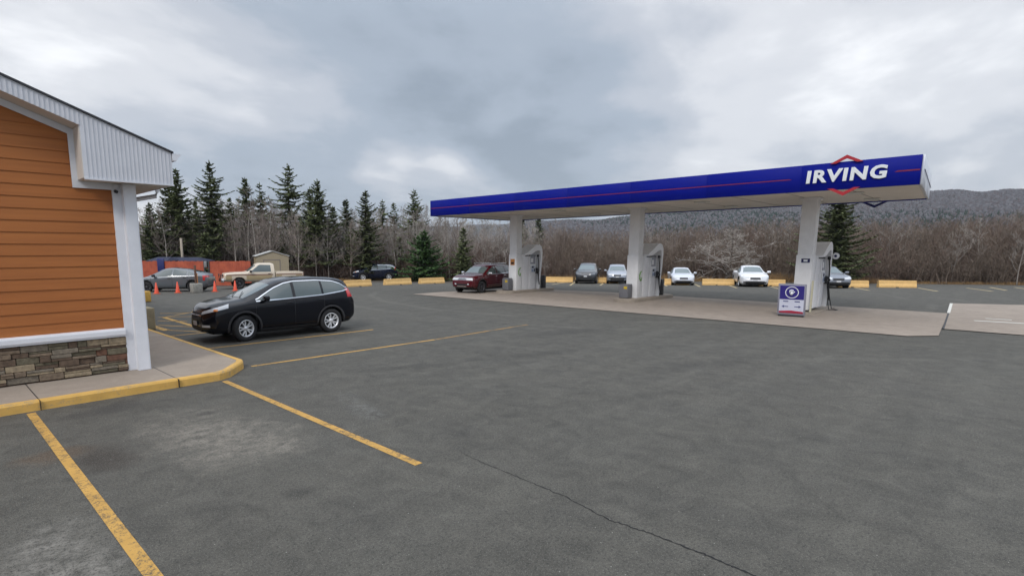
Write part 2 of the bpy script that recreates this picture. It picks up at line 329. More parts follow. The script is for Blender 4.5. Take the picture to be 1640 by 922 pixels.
# ------------------------------------------------------------------ mesh builder
class MB:
    def __init__(s): s.v = []; s.f = []; s.m = []; s.sm = []
    def add(s, vs, fs, mi=0, smooth=False, T=None):
        o = len(s.v)
        if T is not None: vs = [tuple(T@Vector(v)) for v in vs]
        s.v.extend(tuple(v) for v in vs)
        for f in fs: s.f.append(tuple(i+o for i in f)); s.m.append(mi); s.sm.append(smooth)
        return s
    def box(s, x0, x1, y0, y1, z0, z1, mi=0, T=None):
        vs = [(x0, y0, z0), (x1, y0, z0), (x1, y1, z0), (x0, y1, z0), (x0, y0, z1), (x1, y0, z1), (x1, y1, z1), (x0, y1, z1)]
        return s.add(vs, [(0, 3, 2, 1), (4, 5, 6, 7), (0, 1, 5, 4), (1, 2, 6, 5), (2, 3, 7, 6), (3, 0, 4, 7)], mi, False, T)
    def bbox(s, x0, x1, y0, y1, z0, z1, b=0.02, mi=0, T=None, seg=2):
        """bevelled box"""
        bm = bmesh.new(); bmesh.ops.create_cube(bm, size=1)
        for v in bm.verts: v.co = Vector(((x0+x1)/2+v.co.x*(x1-x0), (y0+y1)/2+v.co.y*(y1-y0), (z0+z1)/2+v.co.z*(z1-z0)))
        bmesh.ops.bevel(bm, geom=list(bm.edges), offset=b, segments=seg, affect='EDGES', profile=0.5)
        bm.verts.index_update()
        s.add([v.co[:] for v in bm.verts], [[v.index for v in f.verts] for f in bm.faces], mi, True, T); bm.free(); return s
    def prism(s, poly, a0, a1, plane='xz', mi=0, T=None, smooth=False):
        """polygon swept along the third axis"""
        def P(u, v, w):
            return {'xz': (u, w, v), 'yz': (w, u, v), 'xy': (u, v, w)}[plane]
        n = len(poly)
        vs = [P(u, v, a0) for u, v in poly]+[P(u, v, a1) for u, v in poly]
        fs = [tuple(range(n)), tuple(range(2*n-1, n-1, -1))]+[(i, i+n, (i+1) % n+n, (i+1) % n) for i in range(n)]
        return s.add(vs, fs, mi, smooth, T)
    def tube(s, pts, r, n=6, mi=0, smooth=True, cap=True, T=None):
        pts = [Vector(p) for p in pts]
        rs = r if isinstance(r, (list, tuple)) else [r]*len(pts)
        vs = []; fs = []
        up = Vector((0.13, 0.07, 1)).normalized()
        for i, p in enumerate(pts):
            d = (pts[min(i+1, len(pts)-1)]-pts[max(i-1, 0)]).normalized()
            a = d.cross(up)
            if a.length < 1e-3: a = d.cross(Vector((1, 0, 0)))
            a.normalize(); b = d.cross(a)
            for k in range(n):
                t = 2*math.pi*k/n; vs.append(tuple(p+(a*math.cos(t)+b*math.sin(t))*rs[i]))
        for i in range(len(pts)-1):
            for k in range(n):
                k2 = (k+1) % n; fs.append((i*n+k, i*n+k2, (i+1)*n+k2, (i+1)*n+k))
        if cap: fs.append(tuple(range(n))[::-1]); fs.append(tuple(range((len(pts)-1)*n, len(pts)*n)))
        return s.add(vs, fs, mi, smooth, T)
    def lathe(s, prof, n=24, mi=0, axis='z', smooth=True, T=None, closed=False):
        vs = []; fs = []
        for r, h in prof:
            for k in range(n):
                t = 2*math.pi*k/n; c, q = r*math.cos(t), r*math.sin(t)
                vs.append((c, q, h) if axis == 'z' else (c, h, q))
        m = len(prof)
        for i in range(m if closed else m-1):
            for k in range(n):
                k2 = (k+1) % n; j = (i+1) % m; fs.append((i*n+k, i*n+k2, j*n+k2, j*n+k))
        return s.add(vs, fs, mi, smooth, T)
    def build(s, name, mats, parent=None, loc=None, rotz=None, recalc=True):
        me = bpy.data.meshes.new(name)
        me.from_pydata(s.v, [], s.f)
        for m in (mats if isinstance(mats, (list, tuple)) else [mats]): me.materials.append(m)
        me.polygons.foreach_set('material_index', s.m); me.polygons.foreach_set('use_smooth', s.sm)
        if recalc and len(s.f) < 30000:
            bm = bmesh.new(); bm.from_mesh(me); bmesh.ops.recalc_face_normals(bm, faces=bm.faces); bm.to_mesh(me); bm.free()
        me.update()
        o = bpy.data.objects.new(name, me); COL.objects.link(o)
        if parent: o.parent = parent
        if loc: o.location = loc
        if rotz is not None: o.rotation_euler = (0, 0, rotz)
        return o
def thing(name, label, cat, loc=(0, 0, 0), rotz=0, group=None):
    o = bpy.data.objects.new(name, None); COL.objects.link(o); o.empty_display_size = 0.3
    o.location = loc; o.rotation_euler = (0, 0, rotz); o['label'] = label; o['category'] = cat
    if group: o['group'] = group
    return o
def tag(o, label, cat, group=None, kind=None):
    o['label'] = label; o['category'] = cat
    if group: o['group'] = group
    if kind: o['kind'] = kind
    return o
def structure(o, label=None, cat=None):
    o['kind'] = 'structure'
    if label: o['label'] = label
    if cat: o['category'] = cat
    return o
def dup(root, loc, rotz, label=None, group=None, scale=None):
    r = root.copy(); COL.objects.link(r); r.location = loc; r.rotation_euler = (0, 0, rotz)
    if scale: r.scale = scale
    if label: r['label'] = label
    if group: r['group'] = group
    for ch in list(root.children):
        c = ch.copy(); COL.objects.link(c); c.parent = r
        for g in list(ch.children):
            d = g.copy(); COL.objects.link(d); d.parent = c
    return r

# ------------------------------------------------------------------ ground, lot, hill
def pt_in(poly, x, y):
    c = False; n = len(poly)
    for i in range(n):
        x0, y0 = poly[i]; x1, y1 = poly[(i+1) % n]
        if (y0 > y) != (y1 > y) and x < (x1-x0)*(y-y0)/(y1-y0)+x0: c = not c
    return c
def clip_half(poly, a, b, c):
    out = []
    for i in range(len(poly)):
        p, q = poly[i], poly[(i+1) % len(poly)]
        dp, dq = a*p[0]+b*p[1]-c, a*q[0]+b*q[1]-c
        if dp >= 0: out.append(p)
        if (dp >= 0) != (dq >= 0):
            t = dp/(dp-dq); out.append((p[0]+(q[0]-p[0])*t, p[1]+(q[1]-p[1])*t))
    return out
def sheet(mb, poly, dz, mi=0, step=4.0):
    """polygon draped on the lot, cut into bands across the fall so that it follows it"""
    ss = [(x+y)*0.70711 for x, y in poly]
    cuts = [33.0, 55.0]
    lo, hi = min(ss), max(ss)
    edges = [lo-1]+[c for c in cuts if lo < c < hi]+[hi+1]
    k = 0.70711
    for i in range(len(edges)-1):
        p = clip_half(poly, k, k, edges[i]); 
        if len(p) < 3: continue
        p = clip_half(p, -k, -k, -edges[i+1])
        if len(p) < 3: continue
        mb.add([(x, y, gz(x, y)+dz) for x, y in p], [tuple(range(len(p)))], mi)
    return mb
def hill_h(x, y):
    r = math.hypot(x, y)
    # bearing as column of the photograph
    d = MC@np.array([x, y, 0.0]); px = CX+F_PX*d[0]/-d[2] if d[2] < -1e-6 else 99999
    ks = [(-4000, 20), (300, 26), (700, 38), (900, 50), (1020, 56), (1200, 70), (1350, 82), (1490, 92), (1640, 96), (2600, 100), (99999, 60)]
    v = ks[-1][1]
    for (a, va), (b, vb) in zip(ks, ks[1:]):
        if a <= px <= b: v = va+(vb-va)*(px-a)/(b-a); break
    top = v/877*1250*(-d[2]/max(r, 1e-6))*0.93
    t = min(1, max(0, (r-260)/1000)); t = t*t*(3-2*t)
    return (top+2.4*math.sin(px*.011+.7)+1.6*math.sin(px*.031)+1.3*math.sin(px*.083+1))*t+4*math.sin(x*0.011+1)*math.sin(y*0.013)*t
gm = MB()
gv = []; rad = [0, 20, 40, 60, 90, 140, 200, 300, 450, 650, 900, 1200, 1700, 2600, 4200]; na = 72
for r in rad[1:]:
    for k in range(na):
        t = 2*math.pi*k/na; x, y = r*math.cos(t), r*math.sin(t)
        gv.append((x, y, gz(x, y)-0.07 if r < 300 else -0.9))
gf = [tuple(range(na))]
for i in range(len(rad)-2):
    for k in range(na):
        k2 = (k+1) % na; gf.append((i*na+k, i*na+k2, (i+1)*na+k2, (i+1)*na+k))
gm.v = gv; gm.f = gf[1:]; gm.m = [0]*(len(gf)-1); gm.sm = [True]*(len(gf)-1)
gm.v.append((0, 0, -0.07)); c0 = len(gm.v)-1
for k in range(na): gm.f.append((k, (k+1) % na, c0)); gm.m.append(0); gm.sm.append(True)
structure(gm.build('ground', M_SOIL))

EDGE = [G(500, 449.5), G(660, 448.6), G(900, 449), G(1200, 451), G(1400, 453.5), G(1640, 456.5)]
LOT = [(-45, -45), (95, -60)]+[(70, -26)]+EDGE[::-1]+[(22, 52), (8, 66), (-45, 66)]
lot = MB(); sheet(lot, LOT, 0.0)
LOTO = structure(lot.build('parking_lot', M_ASPH))

def line(p, q, w, mat, name='painted_line', dz=0.004):
    p, q = Vector(p), Vector(q); d = (q-p).normalized(); n = Vector((-d.y, d.x))*w/2
    poly = [tuple(p-n), tuple(q-n), tuple(q+n), tuple(p+n)]
    m = MB(); sheet(m, poly, dz); return m.build(name, mat, LOTO)
line((1.08, 10.55), (1.08, -1.0), 0.115, M_YEL)
line((4.06, 10.55), (4.00, 4.72), 0.115, M_YEL)
line((5.02, 11.50), (10.25, 11.34), 0.10, M_YEL)
line((10.3, 11.34), (14.6, 11.45), 0.10, M_YEL3)
line((5.0, 14.42), (10.2, 14.2), 0.10, M_YEL)
line((5.0, 17.35), (10.0, 17.2), 0.10, M_YEL)
for a, b, w in [((262, 508), (330, 528), 0.16), ((253, 508), (318, 506.5), 0.09), ((253, 513.5), (300, 514.5), 0.09), ((254, 520.6), (322, 524), 0.09),
                ((268, 528.5), (322, 531), 0.09), ((244, 522), (268, 529), 0.22), ((262, 508), (318, 498), 0.09), ((256, 502), (300, 501), 0.09)]:
    line(G(*a), G(*b), w, M_YEL)
for a, b in [((884, 455.5), (905, 452)), ((913, 457), (923, 450)), ((961, 457), (972, 450)), ((1062, 454), (1068, 458)), ((1113, 455), (1121, 459)),
             ((1168, 457), (1180, 461)), ((1234, 459), (1250, 463)), ((1370, 461), (1392, 465)), ((1470, 461), (1502, 466.5)), ((1548, 461), (1590, 466.5)), ((1585, 460), (1612, 465)), ((1625, 460), (1660, 465))]:
    line(G(*a), G(*b), 0.16, M_YELF)
line(G(1560, 514.5), G(1640, 519), 0.22, M_WHT, dz=0.030); line(G(1578, 511), G(1620, 513.5), 0.16, M_WHT, dz=0.030)

# the long crack in the tarmac
random.seed(5)
ck = [(735, 722), (760, 735), (840, 768), (910, 797), (975, 832), (1040, 853), (1110, 880), (1170, 905), (1230, 930)]
ck = [G(*p) for p in ck]; pts = []
for (a, b) in zip(ck, ck[1:]):
    for k in range(14):
        t = k/14; pts.append((a[0]+(b[0]-a[0])*t+random.gauss(0, .006), a[1]+(b[1]-a[1])*t+random.gauss(0, .006)))
cm = MB(); vs = []; fs = []
for i, (x, y) in enumerate(pts):
    a = pts[max(0, i-1)]; b = pts[min(len(pts)-1, i+1)]; d = Vector((b[0]-a[0], b[1]-a[1])).normalized()
    w = (0.0025+0.0085*i/len(pts))*random.uniform(.35, 1.5); vs += [(x-d.y*w, y+d.x*w, .003), (x+d.y*w, y-d.x*w, .003)]
for i in range(len(pts)-1): fs.append((2*i, 2*i+1, 2*i+3, 2*i+2))
cm.add(vs, fs); cm.build('crack', pmat('crack_tar', (0.012, 0.012, 0.012), 0.9), LOTO)

# forecourt slabs
pad = MB(); sheet(pad, [(20.1, 24.1), (20.35, 2.0), (21.1, 1.35), (22.9, 1.42), (28.9, 1.62), (29.3, 14.7), (29.3, 24.1)], 0.02)
structure(pad.build('forecourt_pad', M_PAD))
pad2 = MB(); p2 = [G(1512, 527.5), G(1524, 486.2), G(1640, 489), G(1900, 496), G(1900, 560), G(1640, 537.5)]
sheet(pad2, p2, 0.024); structure(pad2.build('concrete_apron', M_PAD))
line((22.93, 1.375), (28.85, 1.635), 0.05, M_DARK, 'joint_strip', 0.030)
line((28.95, 1.64), (34.3, 1.89), 0.10, M_WHT, 'joint_strip', 0.030)

# ------------------------------------------------------------------ sidewalk and kerb by the store
OUT = [(-8, 10.62), (4.02, 10.66), (4.28, 10.80), (4.80, 11.40), (4.90, 11.62), (4.92, 18.6)]
INN = [(-8, 10.76), (3.97, 10.80), (4.17, 10.90), (4.67, 11.48), (4.78, 11.68), (4.80, 18.6)]
wk = MB()
poly = INN+[(-8, 18.6)]
wk.add([(x, y, 0.15) for x, y in poly]+[(x, y, 0.0) for x, y in poly], [tuple(range(len(poly)))]+[(i, (i+1) % len(poly), (i+1) % len(poly)+len(poly), i+len(poly)) for i in range(len(poly))])
SW = structure(wk.build('sidewalk', M_WALK))
jt = MB()
for x in (-1.8, 1.22, 3.27): jt.box(x-0.006, x+0.006, 10.80, 12.17, 0.1505, 0.1535)
jt.build('expansion_joint', M_DARK, SW)
kb = MB(); n = len(OUT)
vs = []
for i in range(n):
    ox, oy = OUT[i]; ix, iy = INN[i]
    mx, my = ox+(ix-ox)*0.16, oy+(iy-oy)*0.16
    vs += [(ox, oy, 0.0), (ox+(ix-ox)*.05, oy+(iy-oy)*.05, 0.125), (ox+(ix-ox)*.2, oy+(iy-oy)*.2, 0.156), (ix, iy, 0.156), (ix, iy, 0.0)]
fs = []
for i in range(n-1):
    for k in range(4): fs.append((i*5+k, i*5+k+1, (i+1)*5+k+1, (i+1)*5+k))
fs += [(0, 1, 2, 3, 4), tuple((n-1)*5+k for k in (4, 3, 2, 1, 0))]
kb.add(vs, fs, 0, False)
KERB = structure(kb.build('kerb', M_KERB))
kj = MB()
for x in (-1.8, 1.22, 3.27): kj.box(x-0.004, x+0.004, 10.616, 10.80, 0.0, 0.157)
kj.build('kerb_joint', M_DARK, KERB)

# ------------------------------------------------------------------ the store
ST = thing('store_building', 'orange lap sided store with stone base and white ribbed gable overhang', 'store', (0, 0, 0))
def siding_mat():
    a = NT('orange_siding')
    n = a.noise(1.0, 5, 0.55, vec=a.mapc((0.7, 1, 14))); m = a.noise(0.5, 4, 0.5)
    col = a.ramp(n, [(0.3, (0.340, 0.108, 0.022)), (0.7, (0.435, 0.146, 0.031))])
    col = a.mix(0.35, col, a.ramp(m, [(0.3, (0.305, 0.092, 0.024)), (0.7, (0.460, 0.165, 0.036))]))
    a.link(col, a.b.inputs['Base Color']); a.b.inputs['Roughness'].default_value = 0.62; a.bump(a.noise(3, 4, .6, vec=a.mapc((2, 1, 60))), 0.18, 0.003); return a.m
M_SIDE = siding_mat()
WY = 12.2
sd_ = MB(); z = 0.985; 
while z < 6.4:
    xr = lambda zz: min(3.0, 3.765+(zz+0.30-4.345)/(-0.368))     # boards stop under the raking soffit
    xa_, xb_ = xr(z), xr(z+0.2035)
    if xb_ > -2.4: sd_.add([(-2.6, WY-0.018, z), (xa_, WY-0.018, z), (xb_, WY-0.003, z+0.2035), (-2.6, WY-0.003, z+0.2035), (-2.6, WY-0.003, z), (xa_, WY-0.003, z)], [(0, 1, 2, 3), (0, 4, 5, 1)])
    z += 0.2035
sd_.build('siding', M_SIDE, ST)
wb = MB()
wb.prism([(-2.6, 0.0), (3.02, 0.0), (3.02, 4.3), (-2.6, 6.37)], WY+0.003, 30, 'xz')
wb.build('wall', M_SIDE, ST)
wb = MB(); wb.box(3.02, 3.07, WY+.2, 30, .15, .84, 0); wb.build('stone_base', pmat('side_stone', (.12, .09, .07), .9, var=.4, vscale=9), ST)
wb = MB(); wb.box(3.02, 3.10, WY+.2, 30, .845, .98, 0); wb.build('sill', M_TRIM, ST)
# ledge stone base
STC = [pmat('ledge_stone_%s' % k, c, 0.9, var=0.28, vscale=14, bump=0.6, bscale=35) for k, c in
       (('taupe', (0.185, 0.137, 0.095)), ('brown', (0.118, 0.080, 0.055)), ('rust', (0.150, 0.075, 0.048)), ('sand', (0.300, 0.235, 0.155)), ('grey', (0.185, 0.155, 0.118)), ('olive', (0.140, 0.120, 0.080)), ('mortar', (0.030, 0.026, 0.022)))]
random.seed(12)
sb = MB(); sb.box(-6, 2.86, WY-0.03, WY, 0.16, 0.84, 6)
z = 0.175
while z < 0.82:
    bh = min(random.choice([0.055, 0.075, 0.09, 0.12]), 0.835-z)
    if bh < 0.03: break
    x = -6-random.random()*.3
    while x < 2.84:
        w = random.uniform(0.14, 0.46); x1 = min(x+w, 2.845); mi = random.choice([0, 0, 1, 1, 2, 3, 4, 4, 5])
        if x1-x > .04:
            if bh > 0.085 and random.random() < .5:
                h1 = bh*random.uniform(.4, .6)
                for (za, zb) in ((z, z+h1-.006), (z+h1, z+bh-.006)):
                    d = random.uniform(.045, .085); sb.bbox(x, x1-.008, WY-d, WY-.01, za, zb, .006, random.choice([0, 1, 3, 4, 5]), seg=1)
            else:
                d = random.uniform(.045, .085); sb.bbox(x, x1-.008, WY-d, WY-.01, z, z+bh-.006, .008, mi, seg=1)
        x = x1
    z += bh
for i in range(len(sb.sm)): sb.sm[i] = False
sb.build('stone_base', STC, ST)
sl = MB(); sl.prism([(WY-0.002, 1.005), (WY-0.115, 0.985), (WY-0.125, 0.965), (WY-0.125, 0.885), (WY-0.10, 0.875), (WY-0.10, 0.845), (WY-0.002, 0.842)], -6, 2.83, 'yz'); sl.build('sill', M_TRIM, ST)
cb = MB(); cb.box(2.83, 2.975, WY-0.055, WY+0.2, 0.152, 3.735); cb.build('corner_board', M_TRIM, ST)
po = MB(); po.box(2.975, 3.19, 11.98, 12.30, 0.152, 3.735); po.box(2.995, 3.17, 11.972, 11.979, 0.16, 3.73); po.build('porch_post', M_TRIM, ST)
ro = -0.368  # roof pitch
def rz(x): return 4.345+ro*(x-3.765)
FY = 11.66
tr = MB()  # flat trim that follows the overhang on the wall
tr.prism([(-3, rz(-3)-0.36), (-3, rz(-3)-0.245), (2.32, rz(2.32)-0.245), (2.32, 3.74), (2.93, 3.74), (2.93, 3.62), (2.22, 3.62), (2.22, rz(2.22)-0.36)], WY-0.045, WY-0.02, 'xz')
tr.build('wall_trim', M_TRIM, ST)
fa = MB()  # gable fascia, ribbed sheet on a board
fa.prism([(-3, rz(-3)-0.24), (-3, rz(-3)), (3.765, rz(3.765)), (3.765, 3.74), (2.32, 3.74), (2.32, rz(2.32)-0.24)], FY+0.006, FY+0.03, 'xz')
x = -2.9
while x < 3.74:
    lo = 3.75 if x > 2.33 else rz(x)-0.235
    fa.prism([(x, lo), (x+0.012, lo), (x+0.012, rz(x)-.03), (x, rz(x)-.03)], FY-0.006, FY+0.006, 'xz'); x += 0.0667
fa.box(2.315, 3.775, FY-0.014, FY+0.02, 3.725, 3.755)
fa.build('gable_fascia', M_VINYL, ST)
so = MB()
so.prism([(-3, rz(-3)-0.24), (2.32, rz(2.32)-0.24), (2.32, rz(2.32)-0.225), (-3, rz(-3)-0.225)], FY+0.03, WY-0.02, 'xz')
so.box(2.305, 2.32, FY+0.03, WY-0.02, 3.755, rz(2.32)-.24)
so.box(2.32, 3.765, FY+0.03, WY, 3.742, 3.756); so.box(3.02, 3.765, WY, 30, 3.742, 3.756)
x = 2.35
while x < 3.75: so.box(x, x+.008, FY+0.03, WY, 3.738, 3.742); x += .1
so.build('soffit', pmat('soffit_vinyl', (0.62, 0.58, 0.53), 0.6), ST)
ef = MB(); ef.box(3.755, 3.775, FY+0.03, 30, 3.735, rz(3.765)-.01); ef.build('eave_board', M_TRIM, ST)
rf = MB()
rf.prism([(-2.6, rz(-2.6)+.002), (3.80, rz(3.80)+.002), (3.80, rz(3.80)+0.035), (-2.6, rz(-2.6)+0.035)], FY-0.03, 30, 'xz')
rf.build('roof', M_SHING, ST)
gu = MB(); gu.prism([(3.778, 4.20), (3.85, 4.20), (3.875, 4.25), (3.93, 4.315), (3.925, 4.33), (3.778, 4.33)], FY-0.02, 30, 'xz'); gu.build('gutter', M_TRIM, ST)
ds = MB(); ds.tube([(3.84, 12.9, 4.2), (3.84, 12.9, 3.73), (3.80, 12.9, 3.62), (3.30, 12.9, 3.50), (3.11, 12.9, 3.38), (3.07, 12.9, 3.2), (3.07, 12.9, 0.3)], 0.045, 8); ds.build('downspout', M_TRIM, ST)
lp = MB(); lp.tube([(2.88, 12.12, 3.60), (2.88, 12.05, 3.58)], 0.03, 8); lp.build('security_camera', M_DARK, ST)

# ------------------------------------------------------------------ fuel canopy
CA = thing('fuel_canopy', 'long blue fascia fuel canopy on three white columns with illuminated style lettering', 'canopy', (0, 0, 0))
CX0, CX1, CY0, CY1, CZ0, CZ1 = 22.4, 29.5, 2.33, 24.97, 4.50, 5.395
cf = MB()
c4 = [(CX0, CY0), (29.1, 2.75), (29.9, 25.0), (CX0, CY1)]
cf.prism([(x, y) for x, y in c4], CZ0+0.05, CZ1-0.04, 'xy', 0)
cf.prism([(CX0+.05, CY0+.05), (29.05, 2.8), (29.85, 24.95), (CX0+.05, CY1-.05)], CZ0+0.035, CZ0+0.049, 'xy', 1)
cf.build('canopy_deck', [M_WHITE, M_SOFF], CA)
def fascia(p, q, mat, th=0.10):
    p, q = Vector((*p, 0)), Vector((*q, 0)); L_ = (q-p).length; a = math.atan2((q-p).y, (q-p).x)
    T = Matrix.Translation(p)@Matrix.Rotation(a, 4, 'Z')
    f = MB(); n = max(1, round(L_/3.2))
    for k in range(n):
        f.bbox(L_*k/n, L_*(k+1)/n, -th, -.004, CZ0, CZ1, .006, 0, T, seg=1)
    return f.build('fascia', mat, CA)
fascia((CX0, CY1), (CX0, CY0), M_BLUE)                # towards the store
fascia((CX0, CY0), (29.1, 2.75), pmat('pale_blue_end_panel', (0.66, 0.70, 0.76), 0.3), 0.06)
fascia((29.1, 2.75), (29.9, 25.0), M_BLUE)
fascia((29.9, 25.0), (CX0, CY1), M_BLUE)
# seams and light spots of the soffit
sm = MB()
for k in range(1, 12): y = CY0+k*(CY1-CY0)/12; sm.box(CX0+.1, 28.9, y, y+.03, CZ0+0.026, CZ0+0.0335)
sm.build('soffit_seam', pmat('soffit_seam_grey', (0.33, 0.31, 0.29), 0.7), CA)
for y in (4.3, 9.7, 17.0, 22.9):
    for x in (24.2, 27.6):
        l_ = MB(); l_.bbox(x-.25, x+.25, y-.25, y+.25, CZ0-0.01, CZ0+0.033, .02); l_.build('soffit_light', pmat('soffit_lens', (0.66, 0.66, 0.62), 0.4), CA)
fx = CX0-0.100
def on_fascia(mb_poly, mat, name, x=None, t=0.02):
    m = MB(); x = fx if x is None else x; m.prism(mb_poly, x-t, x, 'yz'); return m.build(name, mat, CA)
on_fascia([(CY1-0.05, 4.930), (5.84, 4.930), (5.95, 4.960), (CY1-0.05, 4.960)], pmat('dark_red_stripe', (.22, .010, .025), .5), 'stripe', t=.006)
on_fascia([(CY0+0.02, 4.925), (2.98, 4.925), (2.9, 4.965), (CY0+.02, 4.965)], pmat('dark_red_stripe', (.22, .010, .025), .5), 'stripe', t=.006)
# chevrons above and below the name
def chev(y, zt, up, mat, x, h=0.25, w=0.46, th=0.085):
    s = 1 if up else -1
    P = [(y-w, zt-s*h), (y, zt), (y+w, zt-s*h), (y+w-.17, zt-s*h), (y, zt-s*th*1.35), (y-w+.17, zt-s*h)]
    return on_fascia(P, mat, 'chevron', x, 0.05)
chev(4.27, 5.60, True, M_RED, fx-0.012); chev(4.29, 4.29, False, M_RED, fx-0.012)
chev(4.53, 4.29, False, M_NAVY, 29.75); chev(4.53, 5.60, True, M_NAVY, 29.75)
def text_mesh(body, size, extr, offs, shear=0.0, space=1.0, bev=0.0):
    c = bpy.data.curves.new('letters', 'FONT'); c.body = body; c.size = size; c.extrude = extr; c.offset = offs; c.shear = shear
    c.space_character = space; c.bevel_depth = bev; c.bevel_resolution = 1; c.align_x = 'CENTER'; c.resolution_u = 3
    o = bpy.data.objects.new('letters_tmp', c); COL.objects.link(o)
    dg = bpy.context.evaluated_depsgraph_get(); me = bpy.data.meshes.new_from_object(o.evaluated_get(dg))
    bpy.data.objects.remove(o); return me
def place_text(name, me, mat, M, parent):
    me.materials.clear(); me.materials.append(mat); me.name = name
    o = bpy.data.objects.new(name, me); COL.objects.link(o); o.matrix_world = M; o.parent = parent
    return o
tm = text_mesh('IRVING', 0.60, 0.015, 0.016, 0.06, 1.14, 0.008)
# facing -X: text right = -Y
Tt = Matrix(((0, 0, -1, fx-0.03), (-1, 0, 0, 4.28), (0, 1, 0, 4.755), (0, 0, 0, 1)))
xs_ = [v.co.x for v in tm.vertices]; ys_ = [v.co.y for v in tm.vertices]
sx = 2.24/(max(xs_)-min(xs_)); sy = 0.435/(max(ys_)-min(ys_))
x0_ = (max(xs_)+min(xs_))/2; y0_ = min(ys_)
for v in tm.vertices: v.co.x = (v.co.x-x0_)*sx; v.co.y = (v.co.y-y0_)*sy
place_text('lettering', tm, M_LET, Tt, CA)
wire = MB(); wire.tube([(22.36, 2.245, 4.945), (29.1, 2.67, 4.945)], 0.012, 4); wire.build('stripe', M_NAVY, CA)
COLY = [(20.68, 21.20), (13.03, 13.55), (5.66, 6.18)]
for i, (y0, y1) in enumerate(COLY):
    c = MB(); z0 = gz(25.5, (y0+y1)/2)
    c.bbox(25.2, 25.7, y0, y1, z0+.12, CZ0+.04, .012); c.bbox(25.12, 25.78, y0-.08, y1+.08, CZ0-.06, CZ0+.034, .01)
    c.bbox(25.17, 25.73, y0-.03, y1+.03, z0+.12, 2.25 if i < 2 else 2.3, .012)
    c.build('column', M_WHITE, CA)

# ------------------------------------------------------------------ pump islands, pumps, bins
def oval(x0, x1, y0, y1, n=8):
    r = (y1-y0)/2; cy = (y0+y1)/2; P = []
    for k in range(n+1): t = -math.pi/2+math.pi*k/n; P.append((x1-r+r*math.cos(t), cy+r*math.sin(t)))
    for k in range(n+1): t = math.pi/2+math.pi*k/n; P.append((x0+r+r*math.cos(t), cy+r*math.sin(t)))
    return P
ISC = [20.9, 13.22, 5.88]
for i, yc in enumerate(ISC[:2]):
    m = MB(); z0 = gz(26, yc); m.prism(oval(24.0, 28.9, yc-.62, yc+.62), z0, z0+.14, 'xy'); m.prism(oval(24.03, 28.87, yc-.59, yc+.59), z0+.14, z0+.155, 'xy')
    structure(m.build('pump_island', M_ISL))
m = MB(); m.prism(oval(24.6, 28.7, 5.3, 6.5), 0, .05, 'xy'); structure(m.build('pump_island', M_ISL))

def make_pump(yc, label, first=True):
    z0 = gz(26, yc)+.15
    P = thing('fuel_pump', label, 'fuel pump', (26.0, yc, z0), 0, 'white fuel pumps under the canopy')
    b = MB(); b.bbox(-.26, .38, -.25, .25, 0, 2.1, .012)
    for k in range(6): b.box(-.2+k*.1, -.19+k*.1, -.256, -.25, .05, 2.0)
    b.build('cabinet', pmat('pump_white', (0.80, 0.80, 0.82), .42, var=.04), P)
    d = MB(); d.bbox(.38, 1.02, -.30, .30, 0, 1.98, .015); d.build('dispenser', pmat('pump_white', (0.64, .65, .68)), P)
    h = MB()   # arched hood that ends in a curved leg
    prof = [(-.20, 2.12), (.0, 2.20), (.45, 2.43), (.78, 2.60), (1.00, 2.68), (1.20, 2.67), (1.36, 2.58), (1.46, 2.42), (1.49, 2.2), (1.45, 1.6), (1.34, .9), (1.22, .0),
            (1.10, .0), (1.20, .9), (1.29, 1.6), (1.32, 2.1), (1.26, 2.30), (1.1, 2.36), (.75, 2.25), (.38, 2.10), (-.2, 2.06)]
    h.prism(prof, -.42, .42, 'xz'); h.build('hood', pmat('hood_white', (0.88, .88, .89), .35), P)
    for s in (-1, 1):
        sc_ = MB(); sc_.bbox(.46, .92, s*.325-.02, s*.325+.02, 1.0, 1.45, .008); sc_.box(.50, .88, s*.349-.003, s*.349+.003, 1.03, 1.42, 1)
        sc_.box(.53, .72, s*.353-.003, s*.353+.003, 1.28, 1.38, 2); sc_.box(.74, .85, s*.353-.003, s*.353+.003, 1.06, 1.24, 2); sc_.box(.53, .68, s*.353-.003, s*.353+.003, 1.08, 1.20, 3)
        sc_.build('display', [M_WHITE, pmat('pale_panel', (.48, .52, .60), .3), pmat('dark_screen', (.05, .06, .09), .2), pmat('mid_panel', (.20, .26, .42), .3)], P)
        up = MB(); up.box(.45, .93, s*.301-.003, s*.301+.003, 1.52, 1.98); up.box(.50, .72, s*.301-.006, s*.301+.006, 1.62, 1.86, 1); up.build('upper_panel', [pmat('panel_grey', (.30, .31, .35), .4), M_WHITE], P)
        nz = MB(); nz.bbox(.94, 1.06, s*.36-.07, s*.36+.07, .95, 1.28, .03); nz.tube([(1.0, s*.42, 1.22), (1.06, s*.5, 1.12), (1.0, s*.44, .95)], .03, 6); nz.build('nozzle', M_DARK, P)
        ho = MB(); ho.tube([(1.05, s*.40, 2.0), (1.09, s*.44, 1.6), (1.07, s*.46, 1.1), (1.04, s*.50, .55), (1.08, s*.52, .28), (1.14, s*.47, .42), (1.10, s*.43, .8), (1.04, s*.42, 1.05)], .026, 6); ho.build('hose', M_DARK, P)
        gp = MB(); gp.box(.0, 1.02, s*.262-.004, s*.262+.004, 2.0, 2.055); gp.build('painted_gap_shade', M_DARK, P)  # black strip painting in the shade under the hood overhang
        bk = MB(); bk.bbox(1.0, 1.14, s*.40-.05, s*.40+.05, 1.95, 2.08, .02); bk.build('hose_bracket', M_DARK, P)
    return P
make_pump(20.92, 'white fuel pump under the canopy end nearest the red suv')
make_pump(13.24, 'white fuel pump beside the middle canopy column')
P3 = make_pump(5.86, 'white fuel pump behind the blue hand sign with coiled hoses')
